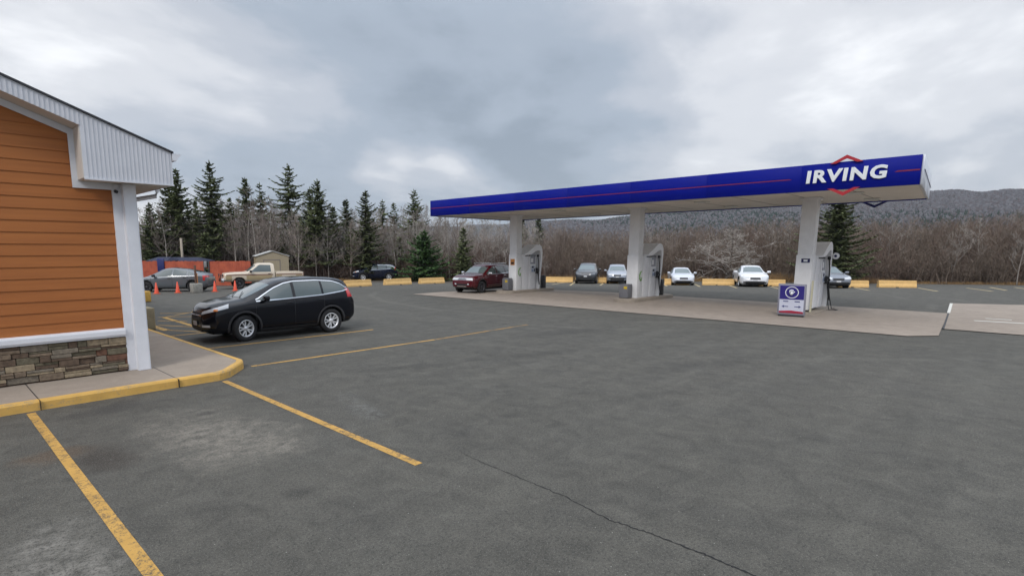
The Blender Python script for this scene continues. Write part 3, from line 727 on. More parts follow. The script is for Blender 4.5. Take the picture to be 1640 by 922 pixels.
for s in (-1, 1):
    f = MB(); f.lathe([(0.0, -.015), (.10, -.02), (.135, -.012), (.135, .012), (.10, .02), (0.0, .015)], 20, 0, 'z', T=Matrix.Translation((1.05, s*.62, 2.1))@Matrix.Rotation(R(90), 4, 'Y'))
    f.lathe([(0, -.026), (.05, -.026), (.05, -.02)], 14, 1, 'z', T=Matrix.Translation((1.05, s*.62, 2.1))@Matrix.Rotation(R(90), 4, 'Y'))
    f.tube([(1.05, s*.34, 2.1), (1.05, s*.49, 2.1)], .015, 6, 0)
    f.build('number_disc', [M_LET, M_NAVY], P3)
hp = MB(); hp.tube([(1.12, -.46, .9), (1.2, -.52, .35), (1.32, -.6, -.10), (1.2, -.85, -.125), (.92, -.82, -.125), (.88, -.6, -.12), (1.0, -.5, .2), (1.05, -.46, .85)], .018, 6); hp.build('hose', M_DARK, P3)
pl = MB(); pl.box(25.162, 25.169, 5.72, 6.02, 2.0, 2.16); pl.build('plate', M_NAVY, CA)
pl = MB(); pl.box(25.157, 25.1615, 5.80, 5.94, 2.04, 2.12); pl.build('plate_mark', M_LET, CA)
pl = MB(); pl.box(25.05, 25.115, 5.50, 5.56, .06, 1.3); pl.build('cream_strip', pmat('cream_strip', (.55, .52, .38), .5), CA)
# green looped emblem on two columns, orange notice on one
for yy in (20.66, 13.01):
    g = MB(); g.tube([(25.56, yy-.03, 1.45), (25.44, yy-.035, 1.42), (25.36, yy-.035, 1.28), (25.37, yy-.035, 1.10), (25.46, yy-.035, 1.00), (25.56, yy-.03, 1.02)], .022, 5)
    g.tube([(25.53, yy-.035, 1.16), (25.53, yy-.035, 1.02)], .02, 5); g.build('green_mark', pmat('green_vinyl', (.13, .36, .03), .5), CA)
nt_ = MB(); nt_.box(25.16, 25.169, 20.78, 21.10, 1.62, 1.98); nt_.box(25.155, 25.1595, 20.84, 21.04, 1.68, 1.80, 1); nt_.build('notice', [pmat('orange_notice', (.55, .22, .05), .5), M_DARK], CA)
def bin_(name, x, y, z0, w, h, label, cat, mat, sticker):
    b = MB(); b.bbox(-w/2, w/2, -w/2, w/2, 0, h, .05, 0, seg=3)
    o = thing(name, label, cat, (x, y, z0)); b.build('bin_body', mat, o)
    lid = MB(); lid.bbox(-w/2+.02, w/2-.02, -w/2+.02, w/2-.02, h-.03, h+.03, .025); lid.build('lid', mat, o)
    if sticker:
        s_ = MB(); s_.box(-w/2-.006, -w/2-.001, -w*.42, -w*.05, h*.70, h*.88); s_.build('sticker', pmat('yellow_sticker', (.60, .42, .02), .5), o)
    return o
bin_('waste_bin', 24.85, 21.05, gz(24.85, 21)+.155, .46, .68, 'grey bin in front of the canopy column near the red suv', 'bin', M_GREY, True)
bin_('waste_bin', 24.85, 13.42, .155, .48, .66, 'grey bin with yellow sticker in front of the middle canopy column', 'bin', M_GREY, True)
bin_('squeegee_bin', 27.95, 20.75, gz(27.95, 20.7)+.155, .27, .80, 'black bin behind the fuel pump nearest the red suv', 'bin', pmat('black_bin', (.03, .03, .032), .5), False)
bin_('squeegee_bin', 27.95, 13.10, .155, .27, .80, 'black bin behind the middle fuel pump', 'bin', pmat('black_bin', (.03, .03, .032), .5), False)

# sandwich board with the hand sign
sx_, sy_ = G(1266, 507.5)
SG = thing('sandwich_board', 'grey framed blue and white hand sign standing before the pump', 'sign', (sx_, sy_, 0.02), R(4))
TL = Matrix.Rotation(R(-7), 4, 'Y')    # faces -X, leans back
fr = MB(); fr.bbox(0, .04, -.46, .46, .05, 1.24, .015, 0, TL); fr.build('frame', pmat('grey_frame', (.25, .25, .30), .5), SG)
pn = MB(); pn.box(-.006, -.001, -.40, .40, .13, 1.18, 0, TL); pn.build('panel', pmat('sign_white', (.62, .64, .76), .4), SG)
pb = MB(); pb.box(-.012, -.007, -.395, .395, .655, 1.175, 0, TL); pb.build('blue_field', pmat('sign_blue', (.030, .022, .20), .4), SG)
rg = MB()
def ring(mb, cy, cz, r0, r1, x, n=28):
    vs = []; 
    for k in range(n):
        t = 2*math.pi*k/n; vs += [(x, cy+r0*math.cos(t), cz+r0*math.sin(t)), (x, cy+r1*math.cos(t), cz+r1*math.sin(t))]
    mb.add(vs, [(2*k, 2*k+1, (2*k+3) % (2*n), (2*k+2) % (2*n)) for k in range(n)], 0, False, TL)
ring(rg, 0, .92, .195, .222, -.0135)
for k, (fy, l) in enumerate(((.065, .10), (.03, .13), (-.005, .13), (-.04, .11))): rg.tube([(-.014, fy+.02, .90), (-.014, fy, .93+l*.8)], .014, 5, T=TL)
rg.tube([(-.014, -.045, .90), (-.014, -.095, .96)], .016, 5, T=TL); rg.tube([(-.014, .03, .84), (-.014, -.02, .93)], .05, 8, T=TL)
rg.build('hand_symbol', M_LET, SG)
for s in (-1, 1):
    tx = MB()
    for k in range(1): tx.box(-.011, -.0075, s*.19-.085, s*.19+.085, .56, .595, 0, TL)
    tx.build('caption', pmat('sign_ink', (.05, .06, .20), .5), SG); tx = MB()
    P_ = [(s*.10, .370), (s*.24, .370), (s*.24, .335), (s*.32, .383), (s*.24, .431), (s*.24, .396), (s*.10, .396)]
    tx.prism(P_, -.011, -.0075, 'yz', 0, TL); tx.build('arrow', MATS['sign_ink'], SG)
rd = MB(); rd.prism([(-.395, .135), (.395, .135), (.395, .20), (0, .235), (-.395, .20)], -.012, -.0075, 'yz', 0, TL); rd.build('red_band', pmat('sign_red', (.38, .02, .05), .4), SG)
bs = MB(); bs.bbox(-.02, .10, -.42, .42, 0, .07, .02); bs.tube([(.14, -.38, 1.18), (.45, -.38, .02)], .018, 6); bs.tube([(.14, .38, 1.18), (.45, .38, .02)], .018, 6); bs.build('base', M_DARK, SG)

# ------------------------------------------------------------------ vehicles
def cur(pts):
    xs = [p[0] for p in pts]; ys = [p[1] for p in pts]
    return lambda x: float(np.interp(x, xs, ys))
class Car:
    def __init__(s, spec, name, label, cat, paint, loc, heading, scale=1.0, group=None, steer=0):
        s.sp = spec; s.f = {k: cur(v) for k, v in spec['curves'].items()}; s.paint = paint
        s.root = thing(name, label, cat, loc, heading, group); s.root.scale = (scale,)*3; s.steer = steer
        s.body()
    def section(s, x):
        f = s.f; zt, zb, wt, wb = f['zt'](x), f['zb'](x), f['wt'](x), f['wb'](x); z0 = f['z0'](x)
        zt = max(zt, zb+.012); d = zt-zb; wm = wb+.02; ws = wb-.03; zm = (z0+zb)/2+.06
        h = [(0, z0), (ws*.80, z0), (ws, z0+.06), (wm-.005, z0+.5*(zm-z0)), (wm, zm), (wb+.015, zb-min(.07, .3*(zb-zm))), (wb, zb),
             (wb+(wt-wb)*.42+.012*min(1, d*3), zb+d*.42), (wt+.018, zt-min(.10, .32*d)), (wt-.01, zt-min(.048, .16*d)), (wt*.80, zt-min(.016, .05*d)), (wt*.4, zt), (0, zt)]
        return h
    def body(s):
        sp = s.sp; xs = sorted(set([p[0] for v in sp['curves'].values() for p in v]+list(np.linspace(sp['x0'], sp['x1'], 30))))
        xs = [x for x in xs if sp['x0'] <= x <= sp['x1']]
        xx = [xs[0]]
        for x in xs[1:]:
            if x-xx[-1] > .018: xx.append(x)
        xs = xx; rings = []
        for x in xs:
            h = s.section(x); rings.append([(x, y, z) for y, z in h]+[(x, -y, z) for y, z in h[-2:0:-1]])
        n = len(rings[0]); vs = [v for r_ in rings for v in r_]; fs = []
        for i in range(len(rings)-1):
            for k in range(n): fs.append((i*n+k, (i+1)*n+k, (i+1)*n+(k+1) % n, i*n+(k+1) % n))
        fs.append(tuple(range(n))); fs.append(tuple(range((len(rings)-1)*n, len(rings)*n))[::-1])
        me = bpy.data.meshes.new('body'); me.from_pydata(vs, [], fs)
        bm = bmesh.new(); bm.from_mesh(me); bmesh.ops.recalc_face_normals(bm, faces=bm.faces); bm.to_mesh(me); bm.free()
        me.materials.append(s.paint); me.materials.append(M_DARK)
        o = bpy.data.objects.new('body', me); COL.objects.link(o)
        ss = o.modifiers.new('s', 'SUBSURF'); ss.levels = 1; ss.render_levels = 1
        dg = bpy.context.evaluated_depsgraph_get(); sm_ = bpy.data.meshes.new_from_object(o.evaluated_get(dg))
        bm = bmesh.new(); bm.from_mesh(sm_); s.bvh = BVHTree.FromBMesh(bm); bm.free()
        r = sp['wr']; cut = MB()
        for ax in sp['axles']:
            for sd2 in (-1, 1):
                T = Matrix.Translation((ax, sd2*.82, r+.02))
                cut.lathe([(0, -.30), (r*1.17, -.30), (r*1.17, .35), (0, .35)], 28, 1, 'y', False, T)
        co = cut.build('cutter', [s.paint, M_DARK])
        b2 = o.modifiers.new('b', 'BOOLEAN'); b2.operation = 'DIFFERENCE'; b2.object = co; b2.solver = 'EXACT'
        dg = bpy.context.evaluated_depsgraph_get(); fin = bpy.data.meshes.new_from_object(o.evaluated_get(dg))
        bpy.data.objects.remove(o); bpy.data.objects.remove(co)
        fin.materials.clear(); fin.materials.append(s.paint); fin.materials.append(M_DARK); fin.name = 'body'
        clad = sp.get('clad', 0.0)
        for p in fin.polygons:
            c = p.center; mi = 0; p.use_smooth = True
            for ax in sp['axles']:
                dd = math.hypot(c.x-ax, c.z-(r+.02))
                if dd < r*1.165 and abs(c.y) < .9: mi = 1; p.use_smooth = False
            if c.z < s.f['z0'](c.x)+.03 or (clad and c.z < clad): mi = 1
            p.material_index = mi
        ob = bpy.data.objects.new('body', fin); COL.objects.link(ob); ob.parent = s.root; s.ob = ob
    def hit(s, o, d, off):
        l, nrm, _, _ = s.bvh.ray_cast(Vector(o), Vector(d).normalized())
        if l is None: return None
        if nrm.dot(Vector(d)) > 0: nrm = -nrm
        return l+nrm*off
    def grid(s, name, mat, rows, off=.006, parent=None, smooth=True):
        """rows of (origin, direction) pairs cast on the body"""
        m = MB(); idx = []; vs = []
        for row in rows:
            ri = []
            for o, d in row:
                h = s.hit(o, d, off)
                if h is None: ri.append(None)
                else: ri.append(len(vs)); vs.append(tuple(h))
            idx.append(ri)
        fs = []
        for a, b in zip(idx, idx[1:]):
            for i in range(len(a)-1):
                q = (a[i], a[i+1], b[i+1], b[i])
                if None in q: continue
                fs.append(q)
        if not fs: return None
        m.add(vs, fs, 0, smooth); return m.build(name, mat, parent or s.root, recalc=False)
    def side(s, name, mat, xa, xb, lo, hi, sd2, n=14, nv=5, off=.006, parent=None):
        lo = lo if callable(lo) else (lambda x, v=lo: v); hi = hi if callable(hi) else (lambda x, v=hi: v)
        rows = [[((x, sd2*3, lo(x)+(hi(x)-lo(x))*j/nv), (0, -sd2, 0)) for x in np.linspace(xa, xb, n)] for j in range(nv+1)]
        return s.grid(name, mat, rows, off, parent)
    def wrap(s, name, mat, a0, a1, lo, hi, back=False, n=10, nv=4, off=.006, xc=None, parent=None):
        """patch round the nose or the tail, by bearing (degrees from straight ahead) and height"""
        lo = lo if callable(lo) else (lambda a, v=lo: v); hi = hi if callable(hi) else (lambda a, v=hi: v)
        xc = (s.sp['x1']-.95 if not back else s.sp['x0']+.95) if xc is None else xc; rows = []
        for j in range(nv+1):
            row = []
            for a in np.linspace(a0, a1, n):
                z = lo(a)+(hi(a)-lo(a))*j/nv; t = R(a); dx, dy = (math.cos(t), math.sin(t)) if not back else (-math.cos(t), math.sin(t))
                row.append(((xc+dx*4, dy*4, z), (-dx, -dy, 0)))
            rows.append(row)
        return s.grid(name, mat, rows, off, parent)
    def top(s, name, mat, xa, xb, k, inset, off=.006, n=8, nv=8, front_in=None):
        rows = []
        for x in np.linspace(xa, xb, n):
            w = max(.1, s.f['wt'](x)-inset)*k; rows.append([((x, w*t, 4), (0, 0, -1)) for t in np.linspace(-1, 1, nv)])
        return s.grid(name, mat, rows, off)
    def wheels(s, rim=None, spokes=5, rr=.66):
        sp = s.sp; r = sp['wr']; rim = rim or M_RIM
        for ax in sp['axles']:
            for sd2 in (-1, 1):
                w = MB(); hw = .11
                w.lathe([(r*rr, -hw*.92), (r*.80, -hw), (r*.955, -hw*.9), (r, -hw*.66), (r, hw*.66), (r*.955, hw*.9), (r*.80, hw), (r*rr, hw*.92), (r*rr*.97, hw*.35), (r*rr*.97, -hw*.35)], 36, 0, 'y', closed=True)
                w.lathe([(0, hw*.10), (r*rr*.98, hw*.10)], 24, 1, 'y')
                wo = w.build('wheel', [M_RUB, M_DARK], s.root)
                q = MB(); q.lathe([(r*rr*.99, hw*.15), (r*rr*1.0, hw*.93), (r*rr*.90, hw*.90), (r*rr*.87, hw*.2)], 36, 0, 'y')
                q.lathe([(0, hw*.86), (.045, hw*.86), (.062, hw*.74), (.065, hw*.2)], 16, 0, 'y')
                for k in range(spokes):
                    a = 2*math.pi*k/spokes
                    for da in ((-.16, .16) if spokes <= 6 else (0,)):
                        ca, sa = math.cos(a+da*.5), math.sin(a+da*.5); cb_, sb_ = math.cos(a+da*1.5), math.sin(a+da*1.5)
                        p0 = Vector((ca*.04, hw*.66, sa*.04)); p1 = Vector((cb_*r*rr*.92, hw*.76, sb_*r*rr*.92)); dv = (p1-p0).normalized(); nn = Vector((-dv.z, 0, dv.x))
                        w0, w1 = (.020, .016) if spokes <= 6 else (.014, .012)
                        v = [p0-nn*w0, p0+nn*w0, p1+nn*w1, p1-nn*w1]; vv = [tuple(t_) for t_ in v]+[tuple(t_-Vector((0, .04, 0))) for t_ in v]
                        q.add(vv, [(0, 1, 2, 3), (0, 4, 5, 1), (1, 5, 6, 2), (2, 6, 7, 3), (3, 7, 4, 0)])
                ro_ = q.build('rim', rim, wo)
                wo.location = (ax, sd2*(sp['track']), r)
                st = R(s.steer) if ax > 0 else 0
                wo.rotation_euler = (0, 0, st+(0 if sd2 > 0 else math.pi))
    def mirrors(s, x, z, mat, y=None):
        for sd2 in (-1, 1):
            m = MB(); y_ = s.f['wb'](x)+.0 if y is None else y
            m.bbox(x-.07, x+.09, sd2*(y_+.13)-.11, sd2*(y_+.13)+.11, z, z+.15, .045, seg=3)
            m.tube([(x, sd2*(y_-.06), z-.01), (x, sd2*(y_+.06), z+.04)], .025, 6); m.build('mirror', mat, s.root)
    def handles(s, pts, mat):
        for x, z in pts:
            for sd2 in (-1, 1):
                h = s.hit((x, sd2*3, z), (0, -sd2, 0), .018)
                if h: m = MB(); m.bbox(h.x-.09, h.x+.09, h.y-.018, h.y+.018, z-.018, z+.018, .012); m.build('door_handle', mat, s.root)
    def seams(s, xs, zlo, zhi, horiz=True):
        for sd2 in (-1, 1):
            for x in xs: s.side('door_seam', M_DARK, x-.006, x+.006, zlo, zhi(x), sd2, n=2, nv=8, off=.004)
    def arches(s, mat, w=.055):
        r = s.sp['wr']
        for ax in s.sp['axles']:
            for sd2 in (-1, 1):
                rows = []
                for rr_ in (r*1.165, r*1.165+w):
                    rows.append([((ax+rr_*math.cos(t), sd2*3, r+.02+rr_*math.sin(t)), (0, -sd2, 0)) for t in np.linspace(R(-22), R(202), 26)])
                s.grid('arch_trim', mat, rows, .012)
    def underside(s):
        m = MB(); sp = s.sp; m.box(sp['axles'][0]-.1, sp['axles'][1]+.1, -.55, .55, .17, .33); m.build('underbody', M_DARK, s.root)

def sub(c, xa, xb): return c
# --- compact suv (the black one in front, the blue one far off, the silver one in the row)
CRV = dict(x0=-2.21, x1=2.33, wr=.362, axles=(-1.31, 1.31), track=.795, clad=.0, curves=dict(
    zt=[(-2.21, .70), (-2.19, .98), (-2.12, 1.16), (-1.99, 1.48), (-1.88, 1.60), (-1.6, 1.66), (-.9, 1.71), (-.2, 1.705), (.22, 1.64), (.48, 1.545), (1.28, 1.185), (1.40, 1.155), (1.75, 1.115), (2.08, 1.045), (2.22, .95), (2.30, .78), (2.33, .60)],
    zb=[(-2.21, .62), (-2.17, .92), (-2.06, 1.10), (-1.7, 1.20), (-1.0, 1.15), (.5, 1.08), (1.2, 1.05), (1.8, .97), (2.12, .85), (2.27, .66), (2.33, .56)],
    wt=[(-2.21, .62), (-2.06, .64), (-1.8, .62), (-.2, .65), (.5, .63), (1.2, .71), (1.8, .68), (2.15, .58), (2.33, .40)],
    wb=[(-2.21, .70), (-2.15, .80), (-1.96, .87), (-1.3, .90), (0, .90), (1.3, .90), (1.75, .88), (2.05, .81), (2.22, .69), (2.33, .48)],
    z0=[(-2.21, .42), (-2.0, .26), (-1.6, .22), (1.6, .20), (2.05, .22), (2.33, .33)]))
def compact_suv(name, label, paint, loc, heading, scale=1.0, steer=0, detail=True, rimm=None, chrome=True, hl=None):
    c = Car(CRV, name, label, 'car', paint, loc, heading, scale, steer=steer)
    wtop = cur([(-1.90, 1.315), (-1.72, 1.45), (-1.45, 1.54), (-.9, 1.585), (-.2, 1.580), (.10, 1.53), (.40, 1.41), (.96, 1.115)])
    wbot = cur([(-1.90, 1.305), (-1.75, 1.265), (-1.0, 1.185), (.2, 1.13), (.96, 1.105)])
    for sd2 in (-1, 1):
        c.side('side_window', M_GLASS, -.10, .93, wbot, wtop, sd2, 16)
        c.side('side_window', M_GLASS, -1.02, -.19, wbot, wtop, sd2, 12)
        c.side('quarter_window', M_GLASS, -1.88, -1.09, wbot, wtop, sd2, 14)
        if chrome:
            c.side('window_trim', M_CHR, -1.93, .98, lambda x: wtop(x)+.004, lambda x: wtop(x)+.028, sd2, 40, 1, .014)
            c.side('window_trim', M_CHR, -1.93, .98, lambda x: wbot(x)-.030, lambda x: wbot(x)-.004, sd2, 30, 1, .014)
        c.side('pillar_trim', M_DARK, -.19, -.10, wbot, wtop, sd2, 2, 5, .005)
        c.side('sill_trim', pmat('dark_grey_cladding', (.035, .035, .038), .6), -.88, .88, .215, .33, sd2, 14, 3, .010)
        a = -1 if sd2 < 0 else 1
        # headlight: long wedge swept back along the wing
        c.wrap('headlight', hl or M_HL, a*24, a*68, lambda t: .775+.0040*(abs(t)-24), lambda t: .85+.0046*(abs(t)-24), n=14, off=.010)
        c.wrap('indicator', M_AMB, a*47, a*53, lambda t: .875, lambda t: .925, n=4, off=.014)
        c.wrap('fog_light', M_HL, a*27, a*42, .45, .51, n=6, off=.010)
        # tail light: tall blade at the corner
        c.wrap('tail_light', M_TL, a*34, a*64, lambda t: 1.06, lambda t: 1.32, back=True, n=8, nv=6, off=.012, xc=-1.45)
        c.wrap('tail_light', M_TL, a*34, a*50, lambda t: 1.32, lambda t: 1.58, back=True, n=5, nv=6, off=.012, xc=-1.45)
    c.wrap('grille', M_DARK, -24, 24, lambda t: .62, lambda t: .82, n=14, off=.012)
    c.wrap('grille_bar', M_CHR if chrome else M_DARK, -25, 25, .73, .76, n=14, nv=1, off=.022)
    c.wrap('lower_grille', M_DARK, -26, 26, .30, .44, n=14, off=.010)
    c.wrap('bumper_lip', pmat('dark_grey_cladding', (.035, .035, .038), .6), -44, 44, .255, .305, n=16, nv=1, off=.014)
    c.wrap('number_plate', M_PLATE, -9, 9, .46, .58, n=4, off=.03)
    c.top('windscreen', M_WSH, 1.27, .47, 1, .045, n=10)
    c.grid('rear_window', M_GLASS, [[((-5, y, z), (1, 0, 0)) for y in np.linspace(-.52, .52, 8)] for z in (1.2, 1.3, 1.42, 1.52)])
    for k, x in enumerate((.62, .75)):
        pass
    if detail:
        c.handles([(.02, 1.0), (-.98, 1.04)], paint)
        c.seams((-.145, 1.0), .34, lambda x: wbot(x)-.03); c.seams((-1.08,), .62, lambda x: wbot(x)-.03)
    c.arches(pmat('dark_grey_cladding', (.035, .035, .038), .6))
    c.mirrors(.74, 1.10, paint if detail else M_DARK); c.wheels(rimm); c.underside()
    w = MB(); w.tube([(1.28, .45, 1.20), (1.04, .05, 1.33)], .010, 4); w.build('wiper', M_DARK, c.root); w = MB(); w.tube([(1.28, -.15, 1.21), (1.05, -.5, 1.31)], .010, 4); w.build('wiper', M_DARK, c.root)
    return c
BLACKP = pmat('black_car_paint', (0.003, 0.004, 0.008), .16, spec=.2, coat=.5)
# heading angle of +x of the car in world
compact_suv('parked_suv', 'black compact suv with silver wheels parked beside the store sidewalk', BLACKP, (7.73, 15.62, 0), R(176.5), 1.0, steer=14)
NAVYP = pmat('dark_blue_car_paint', (0.006, 0.010, 0.026), .25, spec=.3, coat=.5)
fx_, fy_ = G(599, 449.5)
compact_suv('parked_suv', 'dark blue suv parked beyond the yellow barriers by the trees', NAVYP, (fx_+.6, fy_+.6, gz(fx_, fy_)), R(150), 1.0, detail=False, chrome=True)

# --- larger boxy suv (dark red one)
JEEP = dict(x0=-2.38, x1=2.40, wr=.385, axles=(-1.42, 1.50), track=.82, curves=dict(
    zt=[(-2.38, .80), (-2.34, 1.05), (-2.25, 1.2), (-2.12, 1.55), (-2.0, 1.67), (-1.4, 1.73), (-.3, 1.76), (.2, 1.73), (.50, 1.60), (1.10, 1.22), (1.2, 1.18), (1.8, 1.14), (2.15, 1.06), (2.30, .98), (2.37, .85), (2.40, .7)],
    zb=[(-2.38, .7), (-2.3, 1.05), (-2.0, 1.16), (0, 1.12), (1.2, 1.08), (1.9, 1.04), (2.2, .95), (2.36, .8), (2.40, .62)],
    wt=[(-2.38, .62), (-2.1, .66), (-1, .70), (.4, .68), (1.2, .76), (1.9, .74), (2.2, .68), (2.40, .52)],
    wb=[(-2.38, .78), (-2.25, .88), (-1.9, .93), (0, .935), (1.4, .935), (1.95, .915), (2.2, .86), (2.33, .76), (2.40, .62)],
    z0=[(-2.38, .45), (-2, .30), (1.7, .26), (2.1, .30), (2.40, .40)]))
def boxy_suv(label, paint, loc, heading, scale=1.0):
    c = Car(JEEP, 'parked_suv', label, 'car', paint, loc, heading, scale)
    wtop = cur([(-2.0, 1.30), (-1.85, 1.56), (-1.2, 1.62), (-.1, 1.64), (.3, 1.54), (.95, 1.19)])
    wbot = cur([(-2.0, 1.22), (-.5, 1.18), (.95, 1.15)])
    for sd2 in (-1, 1):
        c.side('side_window', M_GLASS, -.10, .93, wbot, wtop, sd2, 14); c.side('side_window', M_GLASS, -1.1, -.19, wbot, wtop, sd2, 10)
        c.side('quarter_window', M_GLASS, -1.92, -1.2, wbot, wtop, sd2, 10)
        c.side('window_trim', M_CHR, -1.95, .98, lambda x: wbot(x)-.03, wbot, sd2, 20, 1, .012)
        c.side('door_moulding', M_CHR, -.9, .9, .47, .50, sd2, 14, 1, .014)
        c.wrap('headlight', M_HL, sd2*20, sd2*42, .82, .96, n=8, off=.012)
        c.wrap('fog_light', M_HL, sd2*24, sd2*30, .55, .62, n=4, off=.012)
        c.wrap('tail_light', M_TL, sd2*30, sd2*48, .95, 1.25, back=True, n=6, off=.012)
    c.wrap('grille', M_CHR, -19, 19, .83, .97, n=15, off=.012)
    for a in (-15, -10, -5, 0, 5, 10, 15): c.wrap('grille_slot', M_DARK, a-1.5, a+1.5, .845, .955, n=3, nv=2, off=.02)
    c.wrap('lower_grille', M_DARK, -22, 22, .50, .60, n=10, off=.012); c.wrap('bumper_lip', M_CHR, -20, 20, .43, .46, n=10, nv=1, off=.02)
    c.wrap('bumper_lip', M_DARK, -45, 45, .40, .43, n=14, nv=1, off=.014)
    c.top('windscreen', M_WSH, 1.10, .48, 1, .045); c.handles([(-.02, 1.03), (-1.02, 1.04)], M_CHR)
    c.seams((-.145, .98), .45, lambda x: wbot(x)-.03)
    c.arches(M_DARK, .05); c.mirrors(.82, 1.14, M_CHR); c.wheels(M_RIMD); c.underside()
    rl = MB()
    for s2 in (-1, 1): rl.tube([(-1.8, s2*.60, 1.72), (-1.7, s2*.60, 1.79), (.1, s2*.60, 1.81), (.2, s2*.60, 1.76)], .018, 5)
    rl.build('roof_rail', M_CHR, c.root)
    return c
boxy_suv('dark red suv pulled up at the fuel pump', pmat('dark_red_car_paint', (0.075, 0.003, 0.008), .25, spec=.3, coat=.5), (24.75, 22.85, gz(24.75, 22.85)+.02), R(188), .94)

# --- saloon
SED = dict(x0=-2.42, x1=2.36, wr=.325, axles=(-1.38, 1.42), track=.77, curves=dict(
    zt=[(-2.42, .72), (-2.38, .92), (-2.3, 1.03), (-1.85, 1.09), (-1.15, 1.34), (-.8, 1.415), (-.3, 1.45), (.15, 1.43), (.45, 1.35), (1.15, 1.01), (1.25, .98), (1.8, .92), (2.1, .82), (2.26, .72), (2.36, .56)],
    zb=[(-2.42, .66), (-2.3, .92), (-1.8, 1.0), (-1, .97), (.5, .91), (1.2, .88), (1.9, .80), (2.2, .68), (2.36, .50)],
    wt=[(-2.42, .55), (-2.0, .60), (-1.2, .55), (0, .58), (.5, .57), (1.2, .68), (1.9, .64), (2.2, .54), (2.36, .36)],
    wb=[(-2.42, .68), (-2.3, .78), (-1.9, .87), (0, .90), (1.3, .90), (1.9, .85), (2.15, .76), (2.28, .64), (2.36, .48)],
    z0=[(-2.42, .36), (-2.0, .22), (1.7, .17), (2.1, .19), (2.36, .28)]))
M_HLD = pmat('smoked_headlight', (.16, .17, .19), .15, coat=.6)
def row_car(spec, name, label, cat, paint, loc, heading, scale, kind, bright=True):
    c = Car(spec, name, label, 'car', paint, loc, heading, scale)
    x1 = spec['x1']; ht = spec['curves']['zt']
    if kind == 'suv':
        wtop = cur([(-1.90, 1.315), (-1.72, 1.45), (-.9, 1.585), (-.2, 1.58), (.10, 1.53), (.96, 1.115)]); wbot = cur([(-1.90, 1.305), (.2, 1.13), (.96, 1.105)]); wi = (1.27, .47); xr = (-1.83, .93)
        hz, hw = (.79, .90), (20, 46)
    else:
        wtop = cur([(-1.62, 1.06), (-1.1, 1.26), (-.3, 1.35), (.1, 1.33), (1.0, .97)]); wbot = cur([(-1.62, 1.04), (0, .97), (1.0, .94)]); wi = (1.15, .43); xr = (-1.55, .95)
        hz, hw = (.62, .73), (22, 50)
    for s2 in (-1, 1):
        c.side('side_window', M_GLASS, -.15, xr[1], wbot, wtop, s2, 12); c.side('side_window', M_GLASS, xr[0], -.24, wbot, wtop, s2, 12)
        c.wrap('headlight', M_HL if bright else M_HLD, s2*hw[0], s2*hw[1], lambda t: hz[0]+.001*(abs(t)-20), lambda t: hz[1]+.0025*(abs(t)-20), n=8, off=.010)
        c.wrap('fog_light', M_DARK, s2*28, s2*40, hz[0]-.30, hz[0]-.20, n=5, off=.010)
    c.wrap('grille', M_DARK if bright else M_GREY, -19, 19, hz[0]-.06, hz[0]+.07, n=10, off=.012)
    c.wrap('lower_grille', M_DARK, -32, 32, hz[0]-.40, hz[0]-.17, n=12, off=.012)
    c.wrap('bumper_lip', M_DARK if kind == 'suv' else paint, -50, 50, hz[0]-.54, hz[0]-.42, n=14, off=.013)
    c.wrap('number_plate', M_PLATE, -8, 8, hz[0]-.17, hz[0]-.07, n=4, off=.02)
    c.top('windscreen', M_WSH, wi[0], wi[1], 1, .05)
    c.mirrors(.78, wbot(.8)+.0, paint); c.wheels(M_RIM); c.underside(); c.arches(M_DARK, .02)
    return c
ROWH = math.atan2(-.463, -.886)
def rowpos(px, py, half):
    x, y = G(px, py); return (x+.886*half, y+.463*half, gz(x+.886*half, y+.463*half))
row_car(CRV, 'parked_suv', 'dark grey suv in the far row, left of the silver suv', 'car', pmat('charcoal_car_paint', (.018, .020, .026), .3, coat=1.0), rowpos(937.5, 454.2, 2.2), ROWH, 1.05, 'suv', False)
row_car(CRV, 'parked_suv', 'silver suv half hidden by the middle canopy column', 'car', pmat('silver_blue_car_paint', (.34, .37, .43), .3, metal=.3, coat=.8), rowpos(986, 454.5, 2.2), ROWH+R(3), .98, 'suv')
row_car(SED, 'parked_car', 'white small saloon in the far row just right of the middle fuel pump', 'car', pmat('white_car_paint', (.62, .65, .72), .3, coat=.8), rowpos(1093, 457, 2.35), ROWH+R(2), .98, 'sedan')
row_car(SED, 'parked_car', 'large white saloon parked alone between two yellow barriers', 'car', pmat('bright_white_car_paint', (.76, .77, .80), .3, coat=.8), rowpos(1210, 459.5, 2.35), ROWH+R(-2), 1.10, 'sedan')
row_car(SED, 'parked_car', 'grey saloon in front of the lone spruce, behind the hoses', 'car', pmat('grey_car_paint', (.20, .215, .25), .3, metal=.3, coat=.8), rowpos(1336, 461.5, 2.35), ROWH+R(4), 1.08, 'sedan')

# --- fastback hatch by the fence
HAT = dict(x0=-2.20, x1=2.28, wr=.325, axles=(-1.32, 1.38), track=.76, curves=dict(
    zt=[(-2.20, .70), (-2.17, .98), (-2.08, 1.08), (-1.5, 1.26), (-.8, 1.40), (-.1, 1.465), (.3, 1.44), (.6, 1.34), (1.30, .99), (1.4, .95), (1.85, .85), (2.1, .75), (2.28, .52)],
    zb=[(-2.20, .64), (-2.1, .98), (-1.7, 1.04), (-1, .98), (.5, .90), (1.3, .86), (1.9, .76), (2.15, .64), (2.28, .48)],
    wt=[(-2.20, .58), (-1.5, .54), (0, .58), (.6, .56), (1.35, .68), (1.9, .62), (2.28, .36)],
    wb=[(-2.20, .70), (-2.0, .82), (-1.4, .87), (1.3, .88), (1.9, .82), (2.15, .68), (2.28, .46)],
    z0=[(-2.20, .34), (-1.9, .20), (1.7, .17), (2.28, .26)]))
